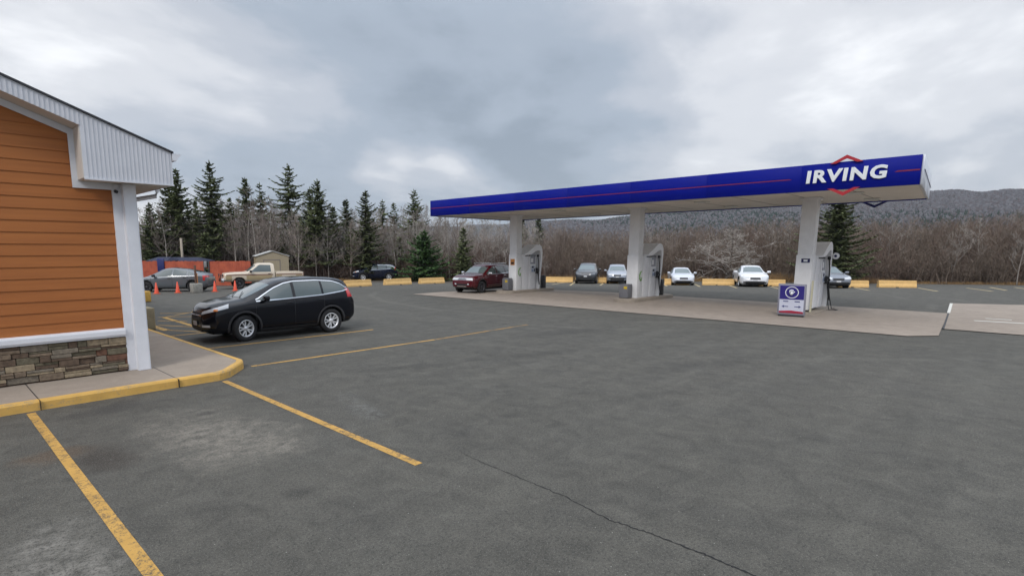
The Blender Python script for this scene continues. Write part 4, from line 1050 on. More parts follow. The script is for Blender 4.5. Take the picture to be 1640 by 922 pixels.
def fastback():
    a, b = G(237, 467.3), G(304, 467)
    ang = math.atan2(a[1]-b[1], a[0]-b[0])
    nx, ny = -.62, -.62
    mx, my = (a[0]+b[0])/2+.62, (a[1]+b[1])/2+.62
    c = Car(HAT, 'parked_car', 'grey fastback hatch parked before the red fence behind orange cones', 'car', pmat('slate_car_paint', (.125, .14, .155), .32, metal=.25, coat=.9), (mx, my, gz(mx, my)), ang, 1.0)
    wtop = cur([(-1.5, 1.12), (-1.0, 1.26), (-.2, 1.36), (.25, 1.33), (1.05, .955)]); wbot = cur([(-1.5, 1.08), (0, .97), (1.05, .93)])
    for s2 in (-1, 1):
        c.side('side_window', M_GLASS, -.12, 1.02, wbot, wtop, s2, 14); c.side('side_window', M_GLASS, -.98, -.2, wbot, wtop, s2, 10); c.side('quarter_window', M_GLASS, -1.45, -1.05, wbot, wtop, s2, 6)
        c.wrap('headlight', M_HL, s2*25, s2*55, .60, .72, n=8, off=.01); c.wrap('tail_light', M_TL, s2*20, s2*50, .88, 1.0, back=True, n=8, off=.012)
        c.wrap('tail_light', M_TL, s2*44, s2*50, .70, .88, back=True, n=4, off=.012)
    c.top('windscreen', M_WSH, 1.30, .58, 1, .05); c.top('rear_window', M_GLASS, -.95, -1.7, 1, .08)
    c.wrap('grille', M_DARK, -25, 25, .35, .50, n=8, off=.01); c.seams((-.16, 1.08, -1.05), .30, lambda x: wbot(x)-.01)
    c.handles([(.0, .84), (-.9, .88)], M_DARK); c.mirrors(.85, .93, M_DARK); c.wheels(M_RIMD, 7); c.underside(); c.arches(M_DARK, .02)
    return c
fastback()

# --- pickup truck
PUP = dict(x0=-.80, x1=2.62, wr=.37, axles=(-1.75, 1.62), track=.80, curves=dict(
    zt=[(-.80, 1.64), (-.76, 1.72), (-.6, 1.775), (.2, 1.78), (.36, 1.74), (.52, 1.62), (1.02, 1.21), (1.12, 1.17), (1.9, 1.14), (2.4, 1.10), (2.54, 1.06), (2.60, .98), (2.62, .8)],
    zb=[(-.80, 1.12), (1.0, 1.10), (1.9, 1.08), (2.4, 1.04), (2.56, .98), (2.62, .76)],
    wt=[(-.80, .66), (.3, .68), (1.05, .84), (2.4, .82), (2.62, .76)],
    wb=[(-.80, .93), (1.0, .94), (2.2, .94), (2.48, .92), (2.58, .88), (2.62, .82)],
    z0=[(-.80, .46), (1.2, .45), (2.2, .48), (2.62, .52)]))
def pickup():
    BE = pmat('beige_truck_paint', (.42, .33, .19), .4, coat=.5, var=.05); BR = pmat('brown_truck_stripe', (.22, .115, .085), .45); CR = pmat('cream_truck_paint', (.64, .55, .43), .4, coat=.5)
    fw = G(383.5, 462.6); h = math.atan2(.28, -.96)
    ca, sa = math.cos(h), math.sin(h)
    # front left wheel: local (1.62, .92)
    ox = fw[0]-(ca*1.62-sa*.9); oy = fw[1]-(sa*1.62+ca*.9)
    c = Car(PUP, 'pickup_truck', 'beige pickup truck with brown side stripe parked before the red fence', 'pickup truck', CR, (ox, oy, gz(ox, oy)+.04), h, .98)
    c.root['category'] = 'truck'
    wtop = cur([(-.62, 1.62), (.22, 1.66), (.80, 1.23), (.95, 1.16)]); 
    for s2 in (-1, 1):
        c.side('side_window', M_GLASS, -.52, .92, 1.16, wtop, s2, 14)
        c.side('side_stripe', BR, -.78, 2.45, .93, 1.0, s2, 24, 2, .006); [c.side('lower_panel', BE, xa_, xb_, .52, .93, s2, 10, 4, .005) for xa_, xb_ in ((-.78, 1.14), (2.10, 2.48))]
        c.wrap('headlight', M_HL, s2*27, s2*38, .86, .99, n=6, off=.012); c.wrap('indicator', M_AMB, s2*38.5, s2*43, .84, 1.0, n=4, off=.012)
    c.wrap('grille', M_DARK, -26, 26, .84, 1.0, n=10, off=.012); c.wrap('grille_bar', M_CHR, -26, 26, .91, .93, n=10, nv=1, off=.022)
    c.top('windscreen', M_WSH, 1.02, .50, 1, .05)
    c.seams((-.55, 1.0), .52, lambda x: 1.12); c.handles([(-.40, 1.02)], M_DARK); c.mirrors(.85, 1.14, M_DARK, .95)
    bp = MB(); bp.bbox(2.60, 2.78, -.95, .95, .48, .72, .03); bp.build('bumper', M_CHR, c.root)
    bg = MB(); bg.tube([(2.78, -.7, .5), (2.80, -.7, 1.0), (2.80, .7, 1.0), (2.78, .7, .5)], .03, 6); bg.build('bull_bar', M_DARK, c.root)
    b = MB()
    b.bbox(-2.72, -.84, .86, .94, .50, 1.12, .012); b.bbox(-2.72, -.84, -.94, -.86, .50, 1.12, .012); b.box(-2.72, -.84, -.86, .86, .52, .60); b.bbox(-2.78, -2.72, -.92, .92, .55, 1.12, .012); b.box(-.90, -.84, -.86, .86, .6, 1.12)
    bo = b.build('cargo_bed', CR, c.root)
    # wheel arch cutouts of the bed
    cut = MB()
    for s2 in (-1, 1): cut.lathe([(0, -.2), (.43, -.2), (.43, .25), (0, .25)], 26, 0, 'y', False, Matrix.Translation((-1.75, s2*.85, .39)))
    co = cut.build('cutter', M_DARK); md = bo.modifiers.new('b', 'BOOLEAN'); md.object = co; md.solver = 'EXACT'
    dg = bpy.context.evaluated_depsgraph_get(); me = bpy.data.meshes.new_from_object(bo.evaluated_get(dg)); bo.modifiers.clear(); bo.data = me; bpy.data.objects.remove(co)
    st = MB()
    for s2 in (-1, 1): st.box(-2.71, -.85, s2*.943-.003, s2*.943+.003, .93, 1.0)
    st.build('side_stripe', BR, c.root)
    st = MB()
    for s2 in (-1, 1):
        st.box(-1.25, -.85, s2*.943-.003, s2*.943+.003, .53, .93); st.box(-2.71, -2.25, s2*.943-.003, s2*.943+.003, .53, .93)
    st.build('lower_panel', BE, c.root)
    st = MB()
    for s2 in (-1, 1): st.box(-2.795, -2.781, s2*.84-.06, s2*.84+.06, .8, 1.05)
    st.build('tail_light', M_TL, c.root)
    c.wheels(M_RIMD, 8); c.underside()
    return c
pickup()

# ------------------------------------------------------------------ barriers, cones, blocks
def barrier_mesh(L_):
    m = MB(); P = [(-.23, 0), (-.23, .12), (-.15, .30), (-.12, .50), (.12, .50), (.15, .30), (.23, .12), (.23, 0)]
    m.prism(P, -L_/2, L_/2, 'yz'); 
    return m
BG = 'yellow concrete barriers along the lot edge'
blist = [((552, 459.3), (593, 458), 'leftmost yellow barrier, right behind the black suv tail'), ((616, 456.4), (657, 455.2), 'yellow barrier beside the dark blue suv, second of the left group'),
         ((672, 454.3), (710, 453.3), 'yellow barrier left of the red suv, third of the left group'),
         ((874, 451.6), (917, 452.6), 'yellow barrier between the first fuel pump and the dark grey suv'), ((952, 453), (990, 453.5), 'yellow barrier between the dark grey suv and the silver suv'),
         ((1064, 456), (1104, 456.4), 'yellow barrier behind the small white saloon'), ((1126, 456), (1174, 457.2), 'yellow barrier standing free between the two white saloons'),
         ((1215, 457.7), (1257, 458.3), 'yellow barrier between the large white saloon and the third canopy column'), ((1340, 459.6), (1391, 460.6), 'yellow barrier right of the grey saloon'), ((1404, 459.6), (1468, 461), 'rightmost yellow barrier, standing free past the grey saloon')]
for i, (a, b, lab) in enumerate(blist):
    p, q = G(*a), G(*b)
    if i >= 3:   # the row stands behind the parked cars
        pass
    L_ = math.dist(p, q); ang = math.atan2(q[1]-p[1], q[0]-p[0])
    if L_ > 2.6: L_ = 2.6
    if i in (3, 4, 5, 7, 8, 6, 9): ang = math.atan2(-.886, .463)
    T = thing('concrete_barrier', lab, 'barrier', ((p[0]+q[0])/2, (p[1]+q[1])/2, 0), ang-0, BG)
    T.location.z = gz(T.location.x, T.location.y)
    m = barrier_mesh(L_)
    # long axis along local x after the turn
    bo = m.build('barrier_body', M_BARR, T); 
    hl_ = MB()
    for s2 in (-1, 1): hl_.box(-.236, -.22, 0, 0, 0, 0) if False else hl_.bbox(-.24, -.10, s2*L_*.27-.07, s2*L_*.27+.07, 0.0, .07, .01)
    hl_.build('lifting_slot', M_DARK, T)
def cone(px, py, label):
    x, y = G(px, py); c = thing('traffic_cone', label, 'cone', (x, y, gz(x, y)), 0, 'orange traffic cones by the red fence'); c.scale = (.9,)*3
    b = MB(); b.bbox(-.18, .18, -.18, .18, 0, .04, .01); b.build('base', pmat('cone_base', (.55, .11, .04), .6), c)
    m = MB(); m.lathe([(.14, .03), (.03, .72), (.02, .73), (0, .73)], 16); m.build('cone_body', pmat('cone_orange', (.80, .10, .045), .5), c)
cone(251, 470.5, 'orange cone leftmost, before the front wheel of the grey hatch'); cone(285, 469, 'orange cone before the rear door of the grey hatch')
cone(344.5, 467, 'orange cone before the nose of the beige pickup'); cone(377, 465.8, 'orange cone beside the front wheel of the beige pickup')
x, y = G(315, 468.3)
FT = thing('signpost_base', 'square concrete block with a rusty post stub beside the grey hatch', 'post', (x, y, gz(x, y)))
m = MB(); m.bbox(-.28, .28, -.28, .28, 0, .55, .03); m.build('block', pmat('grey_concrete', (.28, .27, .24), .9, var=.2), FT)
m = MB(); m.bbox(-.05, .05, -.05, .05, .55, 1.62, .01); m.build('post', pmat('rusty_post', (.14, .075, .05), .8), FT)
m = MB(); m.bbox(.06, .11, -.04, .04, .55, 1.15, .01); m.build('post', pmat('orange_reflector', (.50, .22, .08), .7), FT)
x, y = G(236, 483)
T = thing('concrete_barrier', 'short yellow barrier just peeking out beside the white porch post', 'barrier', (x-.25, y, 0), R(20), BG)
m = MB(); m.bbox(-.5, .35, -.25, .25, 0, .52, .04); m.build('barrier_body', pmat('yellow_block', (.62, .36, .07), .8, var=.15), T)
x, y = G(243, 528)
T = thing('concrete_block', 'tan concrete block at the end of the store sidewalk', 'block', (x-.3, y+.3, 0), R(0))
m = MB(); m.bbox(-.6, .42, -.35, .35, 0, .70, .03); m.build('block', pmat('tan_concrete', (.32, .265, .165), .9, var=.18, vscale=3), T)

# ------------------------------------------------------------------ fence, shed, tents
M_FEN = pmat('red_stained_fence', (.50, .115, .055), .8, col2=(.33, .065, .036), vscale=1.6)
p, q = np.array(G(120, 457.5)), np.array(G(402, 458))
L_ = float(np.linalg.norm(q-p)); ang = math.atan2(*(q-p)[::-1])
FE = thing('wooden_fence', 'tall red stained board fence behind the grey hatch and the pickup', 'fence', (p[0], p[1], 0), ang)
random.seed(3)
fb = MB(); x = 0; z0 = gz(*p); z1 = gz(*q); gate = L_*(333-120)/(402-120)
while x < L_:
    zb = z0+(z1-z0)*x/L_
    if not (gate-.15 < x < gate+.28): fb.box(x, x+.135, -.012+random.uniform(-.006, .006), .012, zb+.04, zb+1.93+random.uniform(-.025, .02))
    x += .142
fb.build('boards', M_FEN, FE)
rl = MB(); rl.box(0, L_, .02, .06, z0+.4, z0+.5); rl.box(0, L_, .02, .06, z0+1.4, z0+1.5); rl.build('rail', M_FEN, FE)
for gx in (gate-.12, gate+.25): m = MB(); m.bbox(gx-.05, gx+.05, -.07, .03, z0, z0+1.95, .01); m.build('gate_post', pmat('dark_post', (.05, .045, .045), .7), FE)
m = MB(); m.bbox(gate-.1, gate+.12, -.12, -.05, z0+1.45, z0+1.95, .05); m.build('meter_box', pmat('meter_grey', (.22, .22, .22), .6), FE)
m = MB(); gx = L_*(262-120)/(402-120); m.bbox(gx-.25, gx+.30, -.12, -.02, z0+1.15, z0+2.15, .03); m.bbox(gx-.12, gx+.15, -.10, -.02, z0+.6, z0+1.15, .03); m.build('blue_box', pmat('blue_plastic', (.015, .022, .12), .5), FE)
tb = polar(268, 47)
FD = float(np.hypot(*G(300, 457.8))); 
def tent(px, d, w, label):
    x, y = polar(px, d); z = gz(x, y)
    T = thing('garden_gazebo', label, 'gazebo', (x, y, z), R(-45))
    m = MB(); m.add([(-w/2, -1.2, 1.98), (w/2, -1.2, 1.98), (w/2, 1.2, 1.98), (-w/2, 1.2, 1.98), (-w*.3, 0, 2.28), (w*.3, 0, 2.28), (-w/2, -1.2, 1.85), (w/2, -1.2, 1.85), (w/2, 1.2, 1.85), (-w/2, 1.2, 1.85)],
                    [(0, 1, 5, 4), (1, 2, 5), (2, 3, 4, 5), (3, 0, 4), (0, 6, 7, 1), (1, 7, 8, 2), (2, 8, 9, 3), (3, 9, 6, 0)])
    m.build('roof', pmat('blue_tarp', (.010, .013, .040), .7), T)
    for a in (-1, 1):
        for b in (-1, 1): k = MB(); k.tube([(a*(w/2-.06), b*1.12, 0), (a*(w/2-.06), b*1.12, 2.0)], .03, 6); k.build('leg', M_DARK, T)
tent(262, FD+3, 1.7, 'small dark blue gazebo roof above the fence, left of the other'); tent(296, FD+4, 3.9, 'wide dark blue gazebo roof showing above the red fence')
fl = polar(410, 52.5); 
SH = thing('garden_shed', 'beige metal garden shed with pale roof behind the pickup', 'shed', (fl[0], fl[1], gz(*fl)), R(-20))
M_SHD = pmat('beige_shed_metal', (.36, .30, .205), .6, var=.06); 
W_, D_, H0, H1 = 2.75, 3.0, 2.40, 2.80
m = MB(); m.prism([(0, 0), (W_, 0), (W_, H0), (W_/2, H1), (0, H0)], 0, D_, 'xz')
x = .1
while x < W_: m.box(x, x+.02, -.012, 0, .05, H0-.05); x += .21
x = .1
while x < D_: m.box(-.012, 0, x, x+.02, .05, H0-.05); x += .21
SHW = m.build('wall', M_SHD, SH)
m = MB()
m.add([(-.1, -.1, H0-.02), (W_/2, -.1, H1+.04), (W_/2, D_+.1, H1+.04), (-.1, D_+.1, H0-.02), (W_+.1, -.1, H0-.02), (W_+.1, D_+.1, H0-.02),
       (-.1, -.1, H0+.03), (W_/2, -.1, H1+.09), (W_/2, D_+.1, H1+.09), (-.1, D_+.1, H0+.03), (W_+.1, -.1, H0+.03), (W_+.1, D_+.1, H0+.03)],
      [(6, 7, 8, 9), (7, 10, 11, 8), (0, 1, 7, 6), (1, 4, 10, 7), (0, 6, 9, 3), (4, 5, 11, 10), (0, 3, 2, 1), (1, 2, 5, 4)])
m.build('roof', pmat('pale_shed_roof', (.60, .60, .58), .4), SH)
m = MB(); m.box(.62, 1.95, -.03, -.014, .02, 2.02); m.build('door', M_SHD, SH)
m = MB()
for a in ((.56, .62, .02, 2.09), (1.95, 2.01, .02, 2.09), (.56, 2.01, 2.02, 2.09)): m.box(a[0], a[1], -.04, -.014, a[2], a[3])
m.build('door_frame', pmat('grey_shed_trim', (.20, .17, .16), .6), SH)

# ------------------------------------------------------------------ trees
def spruce(H, Rb, seed, dens=1.0, clear=0.05, needle=None, sparse=0.0, cut_low=0.0):
    rnd = random.Random(seed); tr_ = MB(); tr_.tube([(0, 0, -.3), (.03, .02, H*.5), (0, 0, H*.97)], [H*.017+.04, H*.010+.02, .012], 7)
    cr_ = MB(); z = H*clear+.3; nv = []; nf = []
    def sprig(p, d, l, w):
        up = Vector((rnd.uniform(-.5, .5), rnd.uniform(-.5, .5), 1)).normalized(); s_ = d.cross(up)
        if s_.length < 1e-3: return
        s_.normalize(); i = len(nv); e = p+d*l
        nv.extend([tuple(p), tuple(p+d*l*.5+s_*w), tuple(e), tuple(p+d*l*.5-s_*w+Vector((0, 0, rnd.uniform(-.03, .01))))]); nf.append((i, i+1, i+2, i+3))
    while z < H*.985:
        t = (z-H*clear)/(H*(1-clear)); r_ = 1.42*Rb*(1-t)**.78*rnd.uniform(.72, 1.12)+.06
        nb = max(3, int((7-3*t)*dens)); a0 = rnd.random()*6.28
        for k in range(nb):
            if rnd.random() < sparse*(1-t*.5): continue
            a = a0+6.283*k/nb+rnd.uniform(-.35, .35); L2 = r_*rnd.choice([rnd.uniform(.35, .7), rnd.uniform(.75, 1.1), rnd.uniform(.8, 1.3)]); el = .35*t+rnd.uniform(-.22, .12)-.10
            d = Vector((math.cos(a), math.sin(a), el)); p = Vector((0, 0, z+rnd.uniform(-.08, .08))); n_ = max(3, int(L2/.15)); prev = p.copy()
            for j in range(1, n_+1):
                s_ = j/n_; q_ = p+d*L2*s_+Vector((0, 0, -.16*L2*s_*(1-s_)*2+.07*L2*s_*s_))
                seg = (q_-prev); dn = seg.normalized(); side_ = dn.cross(Vector((0, 0, 1)))
                if side_.length < 1e-3: side_ = Vector((1, 0, 0))
                side_.normalize(); lw = (.36*(1-s_)+.17)*min(1.0, .5+L2*.35)
                for sg in (-1, 1):
                    for _ in range(3):
                        dd = (dn*rnd.uniform(.3, .9)+side_*sg*rnd.uniform(.5, 1.0)+Vector((0, 0, rnd.uniform(-.55, .10)))).normalized()
                        sprig(prev+seg*rnd.random(), dd, lw*rnd.uniform(.7, 1.35), .065+.045*rnd.random())
                sprig(prev, dn, .28, .07); prev = q_
            cr_.tube([p, p+d*L2*.6+Vector((0, 0, -.08*L2))], [.012+.01*L2, .006], 3, 1, cap=False)
        z += (.17+.13*(1-t))*rnd.uniform(.8, 1.2)*(1+sparse)
    for _ in range(10): sprig(Vector((0, 0, H-.35+rnd.random()*.3)), Vector((rnd.uniform(-.4, .4), rnd.uniform(-.4, .4), 1)).normalized(), .22, .035)
    cr_.add(nv, nf, 0, False)
    return tr_, cr_
def conifer(px, dist, top_y, Rb, seed, label, **kw):
    x, y = polar(px, dist); z = gz(x, y); 
    d = ray(px, top_y); k = dist/math.hypot(d[0], d[1]); H = CAMH+d[2]*k-z
    nm = kw.pop('name', 'spruce_tree'); need = kw.pop('needle', M_NEED)
    T = thing(nm, label, 'tree', (x, y, z), random.Random(seed).random()*6)
    a, b = spruce(H, Rb, seed, **kw); a.build('trunk', M_BARK, T); b.build('crown', [need, M_BARK], T, recalc=False)
    return T
conifer(291, 61, 271, 2.3, 11, 'tall dark spruce just right of the store gutter', clear=.25)
conifer(279, 62, 273, 1.9, 12, 'tall dark spruce half behind the store gutter', clear=.3)
conifer(344, 60, 259, 2.5, 13, 'tallest dark spruce on the left, with a wispy top', clear=.25, sparse=.12)
conifer(244, 60, 326, 1.75, 14, 'short full spruce close behind the fence by the porch post', clear=.03)
conifer(398, 68, 285, 2.0, 15, 'slim spruce top showing above bare trees, left of the spreading pine', clear=.3)
conifer(421, 70, 293, 1.9, 16, 'small greyish spruce top beside the spreading pine', clear=.35, sparse=.3)
conifer(466, 64, 263, 3.0, 17, 'spreading pine with long open branches in the middle of the wood', clear=.35, sparse=.38, name='pine_tree')
conifer(512, 60, 287, 2.5, 18, 'tall full spruce right of the spreading pine', clear=.15)
conifer(500, 63, 300, 2.0, 19, 'spruce close to the left of the tall full spruce', clear=.2)
conifer(556, 66, 319, 1.9, 20, 'short round topped spruce beyond the wood edge', clear=.3)
conifer(587, 58, 306, 1.9, 21, 'narrow dark spruce above the blue suv', clear=.08)
conifer(614, 70, 320, 1.5, 22, 'faint spruce top behind bare trees right of the narrow spruce', clear=.4, sparse=.25)
conifer(632, 70, 325, 1.5, 23, 'low faint spruce top left of the twin topped spruce', clear=.4, sparse=.25)
conifer(664, 66, 304, 2.2, 24, 'ragged spruce standing just left of the blue canopy end', clear=.35, sparse=.2)
conifer(680, 55, 368, 2.5, 25, 'bright green bushy young pine left of the red suv', clear=.02, dens=1.5, needle=M_NEED2, name='pine_tree')
conifer(742, 57, 366, 1.5, 26, 'dark young spruce above the red suv', clear=.02)
conifer(836, 66, 350, 1.3, 28, 'dark spruce behind the first canopy column', clear=.15)
conifer(862, 66, 348, 1.3, 29, 'dark spruce above the first fuel pump hood', clear=.15)
conifer(1338, 58, 288, 2.75, 32, 'large lone spruce behind the third canopy column', clear=.05, dens=1.3)
conifer(330, 58, 372, 1.6, 33, 'dark low spruce behind the left part of the fence', clear=.05)
conifer(455, 62, 372, 1.7, 34, 'dark low spruce behind the garden shed', clear=.05)
conifer(560, 61, 372, 1.6, 35, 'dark undergrowth spruce above the rear of the black suv', clear=.05)
conifer(640, 60, 380, 1.3, 36, 'dark undergrowth spruce beside the bright young pine', clear=.05)
conifer(372, 66, 318, 1.7, 37, 'dim spruce between the tallest spruce and the slim one', clear=.2, sparse=.2)
conifer(535, 64, 330, 1.6, 38, 'dim spruce right behind the tall full spruce', clear=.2)

for i_, (px_, d_, ty_) in enumerate([(305, 66, 330), (262, 65, 345), (318, 68, 318), (358, 64, 345), (388, 63, 352), (428, 65, 350), (482, 65, 348), (523, 63, 360), (598, 64, 350), (660, 64, 362), (705, 63, 372)]):
    conifer(px_, d_+6, ty_, 1.25, 60+i_, ['dim spruce behind the store gutter spruces', 'dark spruce between the porch post and the store gutter spruces', 'dim spruce left of the tallest spruce', 'dark lower spruce against the tallest spruce', 'dark spruce above the pickup cab', 'dark spruce below the small greyish spruce top', 'dark spruce at the foot of the spreading pine', 'dark spruce at the foot of the tall full spruce', 'dark spruce beside the narrow spruce above the blue suv', 'dark spruce left of the bright young pine', 'dark spruce right of the bright young pine', 'dark spruce above the roof of the red suv'][i_], clear=.12)

def ribbons(segs, rnd):
    """thin flat twigs: one quad each"""
    vs = []; fs = []
    for p, q_, w0, w1 in segs:
        d = q_-p; s_ = d.cross(Vector((rnd.gauss(0, 1), rnd.gauss(0, 1), rnd.gauss(0, .6))))
        if s_.length < 1e-6: continue
        s_.normalize(); i = len(vs)
        vs += [tuple(p-s_*w0), tuple(p+s_*w0), tuple(q_+s_*w1), tuple(q_-s_*w1)]; fs.append((i, i+1, i+2, i+3))
    return vs, fs
def bare_tree(H, seed, spread=.5, trunkw=.09, up=.75, lean=0.0, levels=4, low=.25, nb0=14):
    rnd = random.Random(seed); tk = MB(); segs = []; limbs = MB()
    def grow(p, d, l, r, lev):
        n_ = 4; pts_ = [p]; dd = d.copy(); rr = [r]
        for k in range(n_):
            dd = (dd+Vector((rnd.gauss(0, .13), rnd.gauss(0, .13), .10*up+rnd.gauss(0, .06)))).normalized(); pts_.append(pts_[-1]+dd*l/n_); rr.append(r*(1-.62*(k+1)/n_))
        if r > .022: limbs.tube(pts_, rr, 4, 0, cap=False)
        else:
            for a in range(n_): segs.append((pts_[a], pts_[a+1], max(rr[a], .013), max(rr[a+1], .009)))
        if lev <= 0: return
        for k in range({3: 5, 2: 5, 1: 4}.get(lev, 5)):
            t = rnd.uniform(.25, 1.0); i = min(n_-1, int(t*n_)); q_ = pts_[i].lerp(pts_[i+1], t*n_-i)
            side_ = Vector((rnd.gauss(0, 1), rnd.gauss(0, 1), rnd.gauss(0, .4))).normalized(); nd = (dd*up+side_*.62).normalized()
            grow(q_, nd, l*rnd.uniform(.42, .68), max(.004, r*.5*(1-.4*t)), lev-1)
    pts_ = [Vector((0, 0, -.3))]; rr = [trunkw*1.15]; n_ = 8; d = Vector((lean, 0, 1)).normalized()
    for k in range(n_):
        d = (d+Vector((rnd.gauss(0, .045), rnd.gauss(0, .045), .08))).normalized(); pts_.append(pts_[-1]+d*H/n_); rr.append(trunkw*(1-.88*((k+1)/n_)**1.1))
    tk.tube(pts_, rr, 6, 0)
    for k in range(nb0):
        t = low+(1-low)*(k+rnd.random())/nb0; t = min(t, .98); i = min(n_-1, int(t*n_)); q_ = pts_[i].lerp(pts_[i+1], t*n_-i)
        a = rnd.random()*6.28; nd = Vector((math.cos(a), math.sin(a), up*rnd.uniform(.6, 1.3))).normalized()
        grow(q_, nd, H*spread*(1.05-t)*rnd.uniform(.6, 1.1)+.3, trunkw*.42*(1.1-t), levels-2)
    vs, fs = ribbons(segs, rnd); limbs.add(vs, fs)
    return tk, limbs
PROTO = []
for k in range(7):
    H = 9.0
    a, b = bare_tree(H, 100+k, spread=.36+.05*(k % 3), trunkw=.075+.012*(k % 3), up=1.0 if k % 2 else .8, lean=random.Random(k).uniform(-.1, .1), levels=4, low=.22, nb0=17)
    tw = M_TWIGL if k % 3 == 0 else M_TWIG; bk = M_BIRCH if k in (1, 4) else tw
    PROTO.append((a, b, bk, tw))
protoobj = []
def place_bare(x, y, H, k, label, group, rot, sq=1.0, name='bare_tree'):
    z = gz(x, y)
    if len(protoobj) <= k or protoobj[k] is None:
        while len(protoobj) <= k: protoobj.append(None)
        T = thing(name, label, 'tree', (x, y, z), rot, group); a, b, bk, tw = PROTO[k]; a.build('trunk', bk, T); b.build('crown', tw, T, recalc=False); protoobj[k] = T
    else:
        T = dup(protoobj[k], (x, y, z), rot, label, group); T.name = name
    s_ = H/9.0; T.scale = (s_*sq, s_*sq, s_); return T
random.seed(77)
# top line of the bare wood in the photograph (column, row)
topline = cur([(150, 335), (230, 335), (300, 340), (380, 322), (430, 318), (500, 330), (560, 340), (620, 338), (680, 335), (760, 345), (830, 352), (890, 356), (960, 366), (1030, 360), (1100, 358), (1160, 352), (1290, 348), (1380, 350), (1500, 350), (1600, 340), (1640, 334), (1750, 330)])
LAB = 'leafless grey hardwood in the mixed wood left of the canopy'; GRP = 'bare hardwoods in the wood'
cnt = 0
for row, (d0, n_) in enumerate(((59.5, 56), (63, 60), (68, 50), (75, 44), (82, 44))):
    for i in range(n_):
        px = 195+(900-195)*(i+random.random())/n_; dist = d0+random.uniform(-2.5, 2.5)+max(0, (300-px))*0.0
        if row == 0 and px < 470: dist += 2.5
        x, y = polar(px, dist); ty = topline(px)+random.uniform(-10, 22)+(random.uniform(0, 34) if row == 0 else 0)
        d = ray(px, ty); H = CAMH+d[2]*dist/math.hypot(d[0], d[1])-gz(x, y)
        sec = min(5, int((px-195)/120)); where = ['behind the red fence', 'behind the pickup and the shed', 'behind the black suv', 'behind the dark blue suv', 'left of the red suv', 'under the near end of the canopy'][sec]
        place_bare(x, y, H, random.choice([0, 2, 3, 5, 6, 0, 2]), ['grey leafless tree in the front of the wood ', 'leafless tree deep in the wood '][row > 1]+where, ['front', 'deep'][row > 1]+' hardwoods '+where, random.random()*6.28, random.uniform(.75, 1.1)); cnt += 1
BL = {398: 'pale birch rising through the slim spruce above the shed roof', 411: 'second pale birch just right of the slim spruce', 432: 'pale birch between the small greyish spruce and the spreading pine', 377: 'pale birch left of the slim spruce above the pickup', 476: 'pale birch in front of the spreading pine', 266: 'pale birch between the porch post and the gutter spruces', 505: 'short pale birch below the tall full spruce', 1530: 'pale leafless tree rising out of the right hand brush', 1637: 'pale leafless tree in the brush at the right end of the lot'}
for px, d_, ty in [(398, 56, 300), (411, 55.5, 322), (432, 57, 318), (377, 56, 340), (476, 56, 345), (266, 57, 318), (505, 58, 372), (1530, 63, 352), (1637, 61, 350)]:
    x, y = polar(px, d_); d = ray(px, ty); H = CAMH+d[2]*d_/math.hypot(d[0], d[1])-gz(x, y)
    lab = BL[px]
    place_bare(x, y, H, random.choice([1, 4]) if px < 900 else 0, lab, 'pale birches at the wood edge' if px < 900 else 'pale birches in the brush', random.random()*6.28, .85, 'birch_tree')
edge_px = cur([(150, 59), (400, 57)]+[(px_, math.hypot(*e_)) for px_, e_ in zip((500, 660, 900, 1200, 1400, 1640), EDGE)]+[(1800, math.hypot(*EDGE[-1])+5)])   # metres to the wood edge by bearing
LAB2 = 'leafless sapling sticking out of the brown brush right of the canopy'
for i in range(60):
    px = 900+(1760-900)*(i+random.random())/60; dist = edge_px(px)+random.uniform(3, 20); x, y = polar(px, dist); ty = topline(px)+random.uniform(-4, 18)
    d = ray(px, ty); H = CAMH+d[2]*dist/math.hypot(d[0], d[1])-gz(x, y)
    place_bare(x, y, H, random.choice([2, 3, 5, 6]), LAB2, 'bare saplings in the brush', random.random()*6.28, random.uniform(.9, 1.3))
# the spreading apple-like tree between the white saloons
x, y = polar(1163, 57)
AT = thing('bare_apple_tree', 'low spreading bare tree with a dark limb between the white saloons', 'tree', (x, y, gz(x, y)), R(150))
a, b = bare_tree(5.2, 321, spread=.75, trunkw=.14, up=.35, lean=-.35, levels=5, low=.14, nb0=16)
a.build('trunk', M_BARK, AT); b.build('crown', M_TWIGL, AT, recalc=False)

# utility stub pole behind the fence
x, y = polar(291, FD+5); m = MB(); m.tube([(0, 0, 0), (0, 0, 3.9)], [.11, .09], 10); T = m.build('wooden_pole', pmat('weathered_pole', (.34, .29, .23), .85)); T.location = (x, y, gz(x, y)); tag(T, 'short weathered pole standing behind the red fence', 'pole')

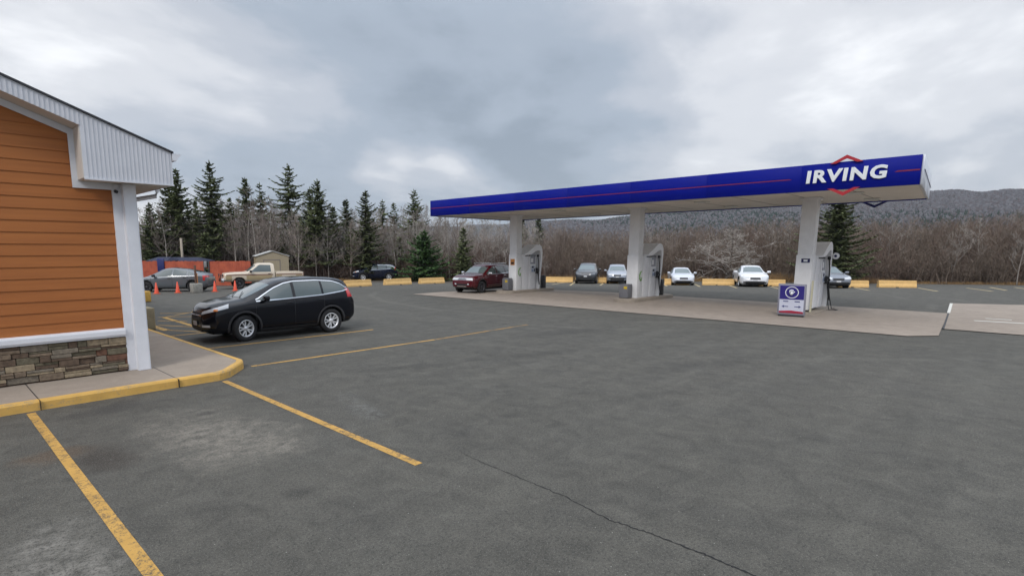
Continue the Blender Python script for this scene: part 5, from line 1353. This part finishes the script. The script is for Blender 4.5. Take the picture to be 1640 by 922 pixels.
# ------------------------------------------------------------------ brush, one mass
def brush_clump(seed, H, stems, R_):
    rnd = random.Random(seed); segs = []
    for s_ in range(stems):
        a = rnd.random()*6.28; r_ = R_*math.sqrt(rnd.random()); p = Vector((r_*math.cos(a), r_*math.sin(a), -.1)); h = H*rnd.uniform(.45, 1.0)
        d = Vector((rnd.gauss(0, .16), rnd.gauss(0, .16), 1)).normalized(); n_ = 4; w = rnd.uniform(.010, .026)
        for k in range(n_):
            q_ = p+d*h/n_; segs.append((p, q_, w*(1-.2*k), w*(1-.2*(k+1)))); 
            for _ in range(4 if k else 2):
                t = rnd.random(); b0 = p.lerp(q_, t); bd = (d*rnd.uniform(.5, 1.2)+Vector((rnd.gauss(0, .6), rnd.gauss(0, .6), .1))).normalized(); bl = h*rnd.uniform(.08, .22)
                b1 = b0+bd*bl; segs.append((b0, b1, .008, .005)); b2 = b0.lerp(b1, .5); segs.append((b2, b2+(bd+Vector((rnd.gauss(0, .6), rnd.gauss(0, .6), .2))).normalized()*bl*.6, .006, .004))
            p = q_; d = (d+Vector((rnd.gauss(0, .10), rnd.gauss(0, .10), .05))).normalized()
    vs, fs = ribbons(segs, rnd); return np.array(vs, dtype=np.float32), np.array(fs, dtype=np.int32)
def mass(name, mats, items, variants, label, cat, parent=None):
    V = []; Fc = []; MI = []; o = 0
    for (x, y, z, rot, sx2, sz2, vi, mi) in items:
        v, f = variants[vi]; c, s_ = math.cos(rot), math.sin(rot)
        w = np.empty_like(v); w[:, 0] = (v[:, 0]*c-v[:, 1]*s_)*sx2+x; w[:, 1] = (v[:, 0]*s_+v[:, 1]*c)*sx2+y; w[:, 2] = v[:, 2]*sz2+z
        V.append(w); Fc.append(f+o); MI.append(np.full(len(f), mi, dtype=np.int32)); o += len(v)
    V = np.concatenate(V); Fc = np.concatenate(Fc); MI = np.concatenate(MI); k = Fc.shape[1]
    me = bpy.data.meshes.new(name); me.vertices.add(len(V)); me.vertices.foreach_set('co', V.ravel())
    me.loops.add(Fc.size); me.loops.foreach_set('vertex_index', Fc.ravel()); me.polygons.add(len(Fc))
    me.polygons.foreach_set('loop_start', np.arange(0, Fc.size, k, dtype=np.int32)); me.polygons.foreach_set('loop_total', np.full(len(Fc), k, dtype=np.int32))
    for m_ in mats: me.materials.append(m_)
    me.polygons.foreach_set('material_index', MI); me.update(calc_edges=True); me.validate()
    ob = bpy.data.objects.new(name, me); COL.objects.link(ob); tag(ob, label, cat, kind='stuff'); return ob
random.seed(9)
CL = [brush_clump(200+k, 5.0, 26, 1.5) for k in range(8)]
items = []
for i in range(1150):
    px = random.uniform(150, 1800); base = edge_px(px); dep = abs(random.gauss(0, 1))*9 if px > 880 else abs(random.gauss(0, 1))*7
    dist = base+1.3+dep; x, y = polar(px, dist); z = gz(x, y)-.07
    if px > 880:
        ty = topline(px)+random.uniform(0, 34)*max(.25, 1-dep/14); d = ray(px, ty); H = max(1.2, CAMH+d[2]*dist/math.hypot(d[0], d[1])-z)
        if dep < 2.5: H *= random.uniform(.45, .95)
        mi = 0 if random.random() < .75 else 1
    else:
        H = random.uniform(2.6, 4.8)*(0.6 if dep < 2 else 1); mi = 1 if random.random() < .7 else 0
        if 215 < px < 470: dist += 3; x, y = polar(px, dist)
    items.append((x, y, z, random.random()*6.28, random.uniform(.8, 1.3), H/5.0, random.randrange(8), mi))
mass('brush_thicket', [M_BRUSH, M_BRUSHR], items, CL, 'dense leafless brown brush growing along the whole edge of the lot', 'brush')
# dry grass along the edge
def grass_clump(seed):
    rnd = random.Random(seed); segs = []
    for k in range(60):
        a = rnd.random()*6.28; r_ = .45*math.sqrt(rnd.random()); p = Vector((r_*math.cos(a), r_*math.sin(a), -.03)); d = Vector((rnd.gauss(0, .35), rnd.gauss(0, .35), 1)).normalized(); h = rnd.uniform(.25, .75)
        segs.append((p, p+d*h, .012, .003))
    vs, fs = ribbons(segs, rnd); return np.array(vs, dtype=np.float32), np.array(fs, dtype=np.int32)
GC = [grass_clump(k) for k in range(6)]; items = []
for i in range(1500):
    px = random.uniform(640, 1800) if i > 350 else random.uniform(470, 700); base = edge_px(px); w = 2.6 if px > 870 else 1.2
    dist = base+random.uniform(-.4, w)-.2; x, y = polar(px, dist); hh = random.uniform(.35, 1.1)*(1.0 if px > 870 else .5)
    if 1180 < px < 1300 or 1010 < px < 1080: hh *= 1.5
    if px > 1440: hh *= .5
    items.append((x, y, gz(x, y)-.07, random.random()*6.28, random.uniform(.7, 1.3), hh, random.randrange(6), 0))
mass('dry_grass', [M_GRASS], items, GC, 'dry tan grass fringe between the lot and the brush', 'grass')

# ------------------------------------------------------------------ wooded hill
def hill_mat():
    a = NT('wooded_hill')
    n = a.noise(0.006, 5, 0.6); f = a.noise(0.09, 5, 0.75)
    col = a.ramp(f, [(0.3, (0.062, 0.064, 0.070)), (0.7, (0.150, 0.146, 0.150))])
    col = a.mix(a.ramp(n, [(0.50, 0.0), (0.62, 0.75)]), col, (0.040, 0.056, 0.046))
    a.link(col, a.b.inputs['Base Color']); a.b.inputs['Roughness'].default_value = 0.95; a.b.inputs['Specular IOR Level'].default_value = 0.1
    return a.m
hm = MB(); nu, nw = 150, 60; vs = []
for i in range(nu+1):
    az = R(-40+170*i/nu)
    for j in range(nw+1):
        r_ = 260+1500*(j/nw)**1.3; x, y = r_*math.cos(az), r_*math.sin(az); vs.append((x, y, hill_h(x, y)-1.2))
hm.add(vs, [(i*(nw+1)+j, (i+1)*(nw+1)+j, (i+1)*(nw+1)+j+1, i*(nw+1)+j+1) for i in range(nu) for j in range(nw)], 0, True)
structure(hm.build('hill', hill_mat()))
# forest on the hill: a mass of tiny crowns
def blob_v(seed, cone_):
    rnd = random.Random(seed); vs = []; fs = []; n_ = 7
    rings = [(.0, .15), (.25, .8), (.6, 1.0), (.85, .6), (1.0, .0)] if not cone_ else [(.0, .9), (.15, 1.0), (.5, .55), (.8, .25), (1.0, 0)]
    for h, r_ in rings:
        for k in range(n_): a = 6.283*k/n_; q_ = r_*rnd.uniform(.65, 1.2); vs.append((q_*math.cos(a), q_*math.sin(a), h+rnd.uniform(-.05, .05)))
    for i in range(len(rings)-1):
        for k in range(n_): k2 = (k+1) % n_; fs.append((i*n_+k, i*n_+k2, (i+1)*n_+k2, (i+1)*n_+k))
    return np.array(vs, dtype=np.float32), np.array(fs, dtype=np.int32)
BV = [blob_v(k, k % 2) for k in range(8)]; random.seed(31); items = []
hn = np.random.RandomState(4)
for i in range(34000):
    px = random.uniform(820, 1760); dist = 480+950*random.random()**.8; x, y = polar(px, dist); z = hill_h(x, y)-1.6
    green = (math.sin(x*.012+1.3)*math.sin(y*.010+.4)+math.sin(x*.004-y*.006)) > .55
    g = random.random() < (.55 if green else .05); mi = 2 if g else random.choice([0, 0, 1, 3]); h = random.uniform(6, 11); vi = random.choice([1, 3, 5, 7]) if g else random.choice([0, 2, 4, 6])
    items.append((x, y, z, random.random()*6.28, (1.3 if g else 1.7)*random.uniform(.7, 1.3), h*.6, vi, mi))
mass('hillside_forest', [pmat('far_grey_wood', (.115, .112, .120), .95, spec=.1), pmat('far_brown_wood', (.105, .092, .095), .95, spec=.1), pmat('far_green_wood', (.042, .062, .052), .95, spec=.1), pmat('far_pale_wood', (.140, .137, .146), .95, spec=.1)],
     items, BV, 'far bare and evergreen forest covering the hillside', 'forest')
HAZE = 0.00012
hz = MB(); hz.box(-260, 2100, -1500, 2100, -4, 330); 
hme = bpy.data.meshes.new('haze'); hme.from_pydata(hz.v, [], hz.f); hob = bpy.data.objects.new('haze', hme); COL.objects.link(hob); tag(hob, 'thin pale air between the lot and the far hill', 'haze', kind='stuff')
hmt = bpy.data.materials.new('haze'); hmt.use_nodes = True; hn_ = hmt.node_tree; hn_.nodes.clear()
ho_ = hn_.nodes.new('ShaderNodeOutputMaterial'); hv_ = hn_.nodes.new('ShaderNodeVolumePrincipled'); hv_.inputs['Color'].default_value = (.80, .86, .95, 1); hv_.inputs['Density'].default_value = HAZE
hn_.links.new(hv_.outputs[0], ho_.inputs['Volume']); hme.materials.append(hmt)
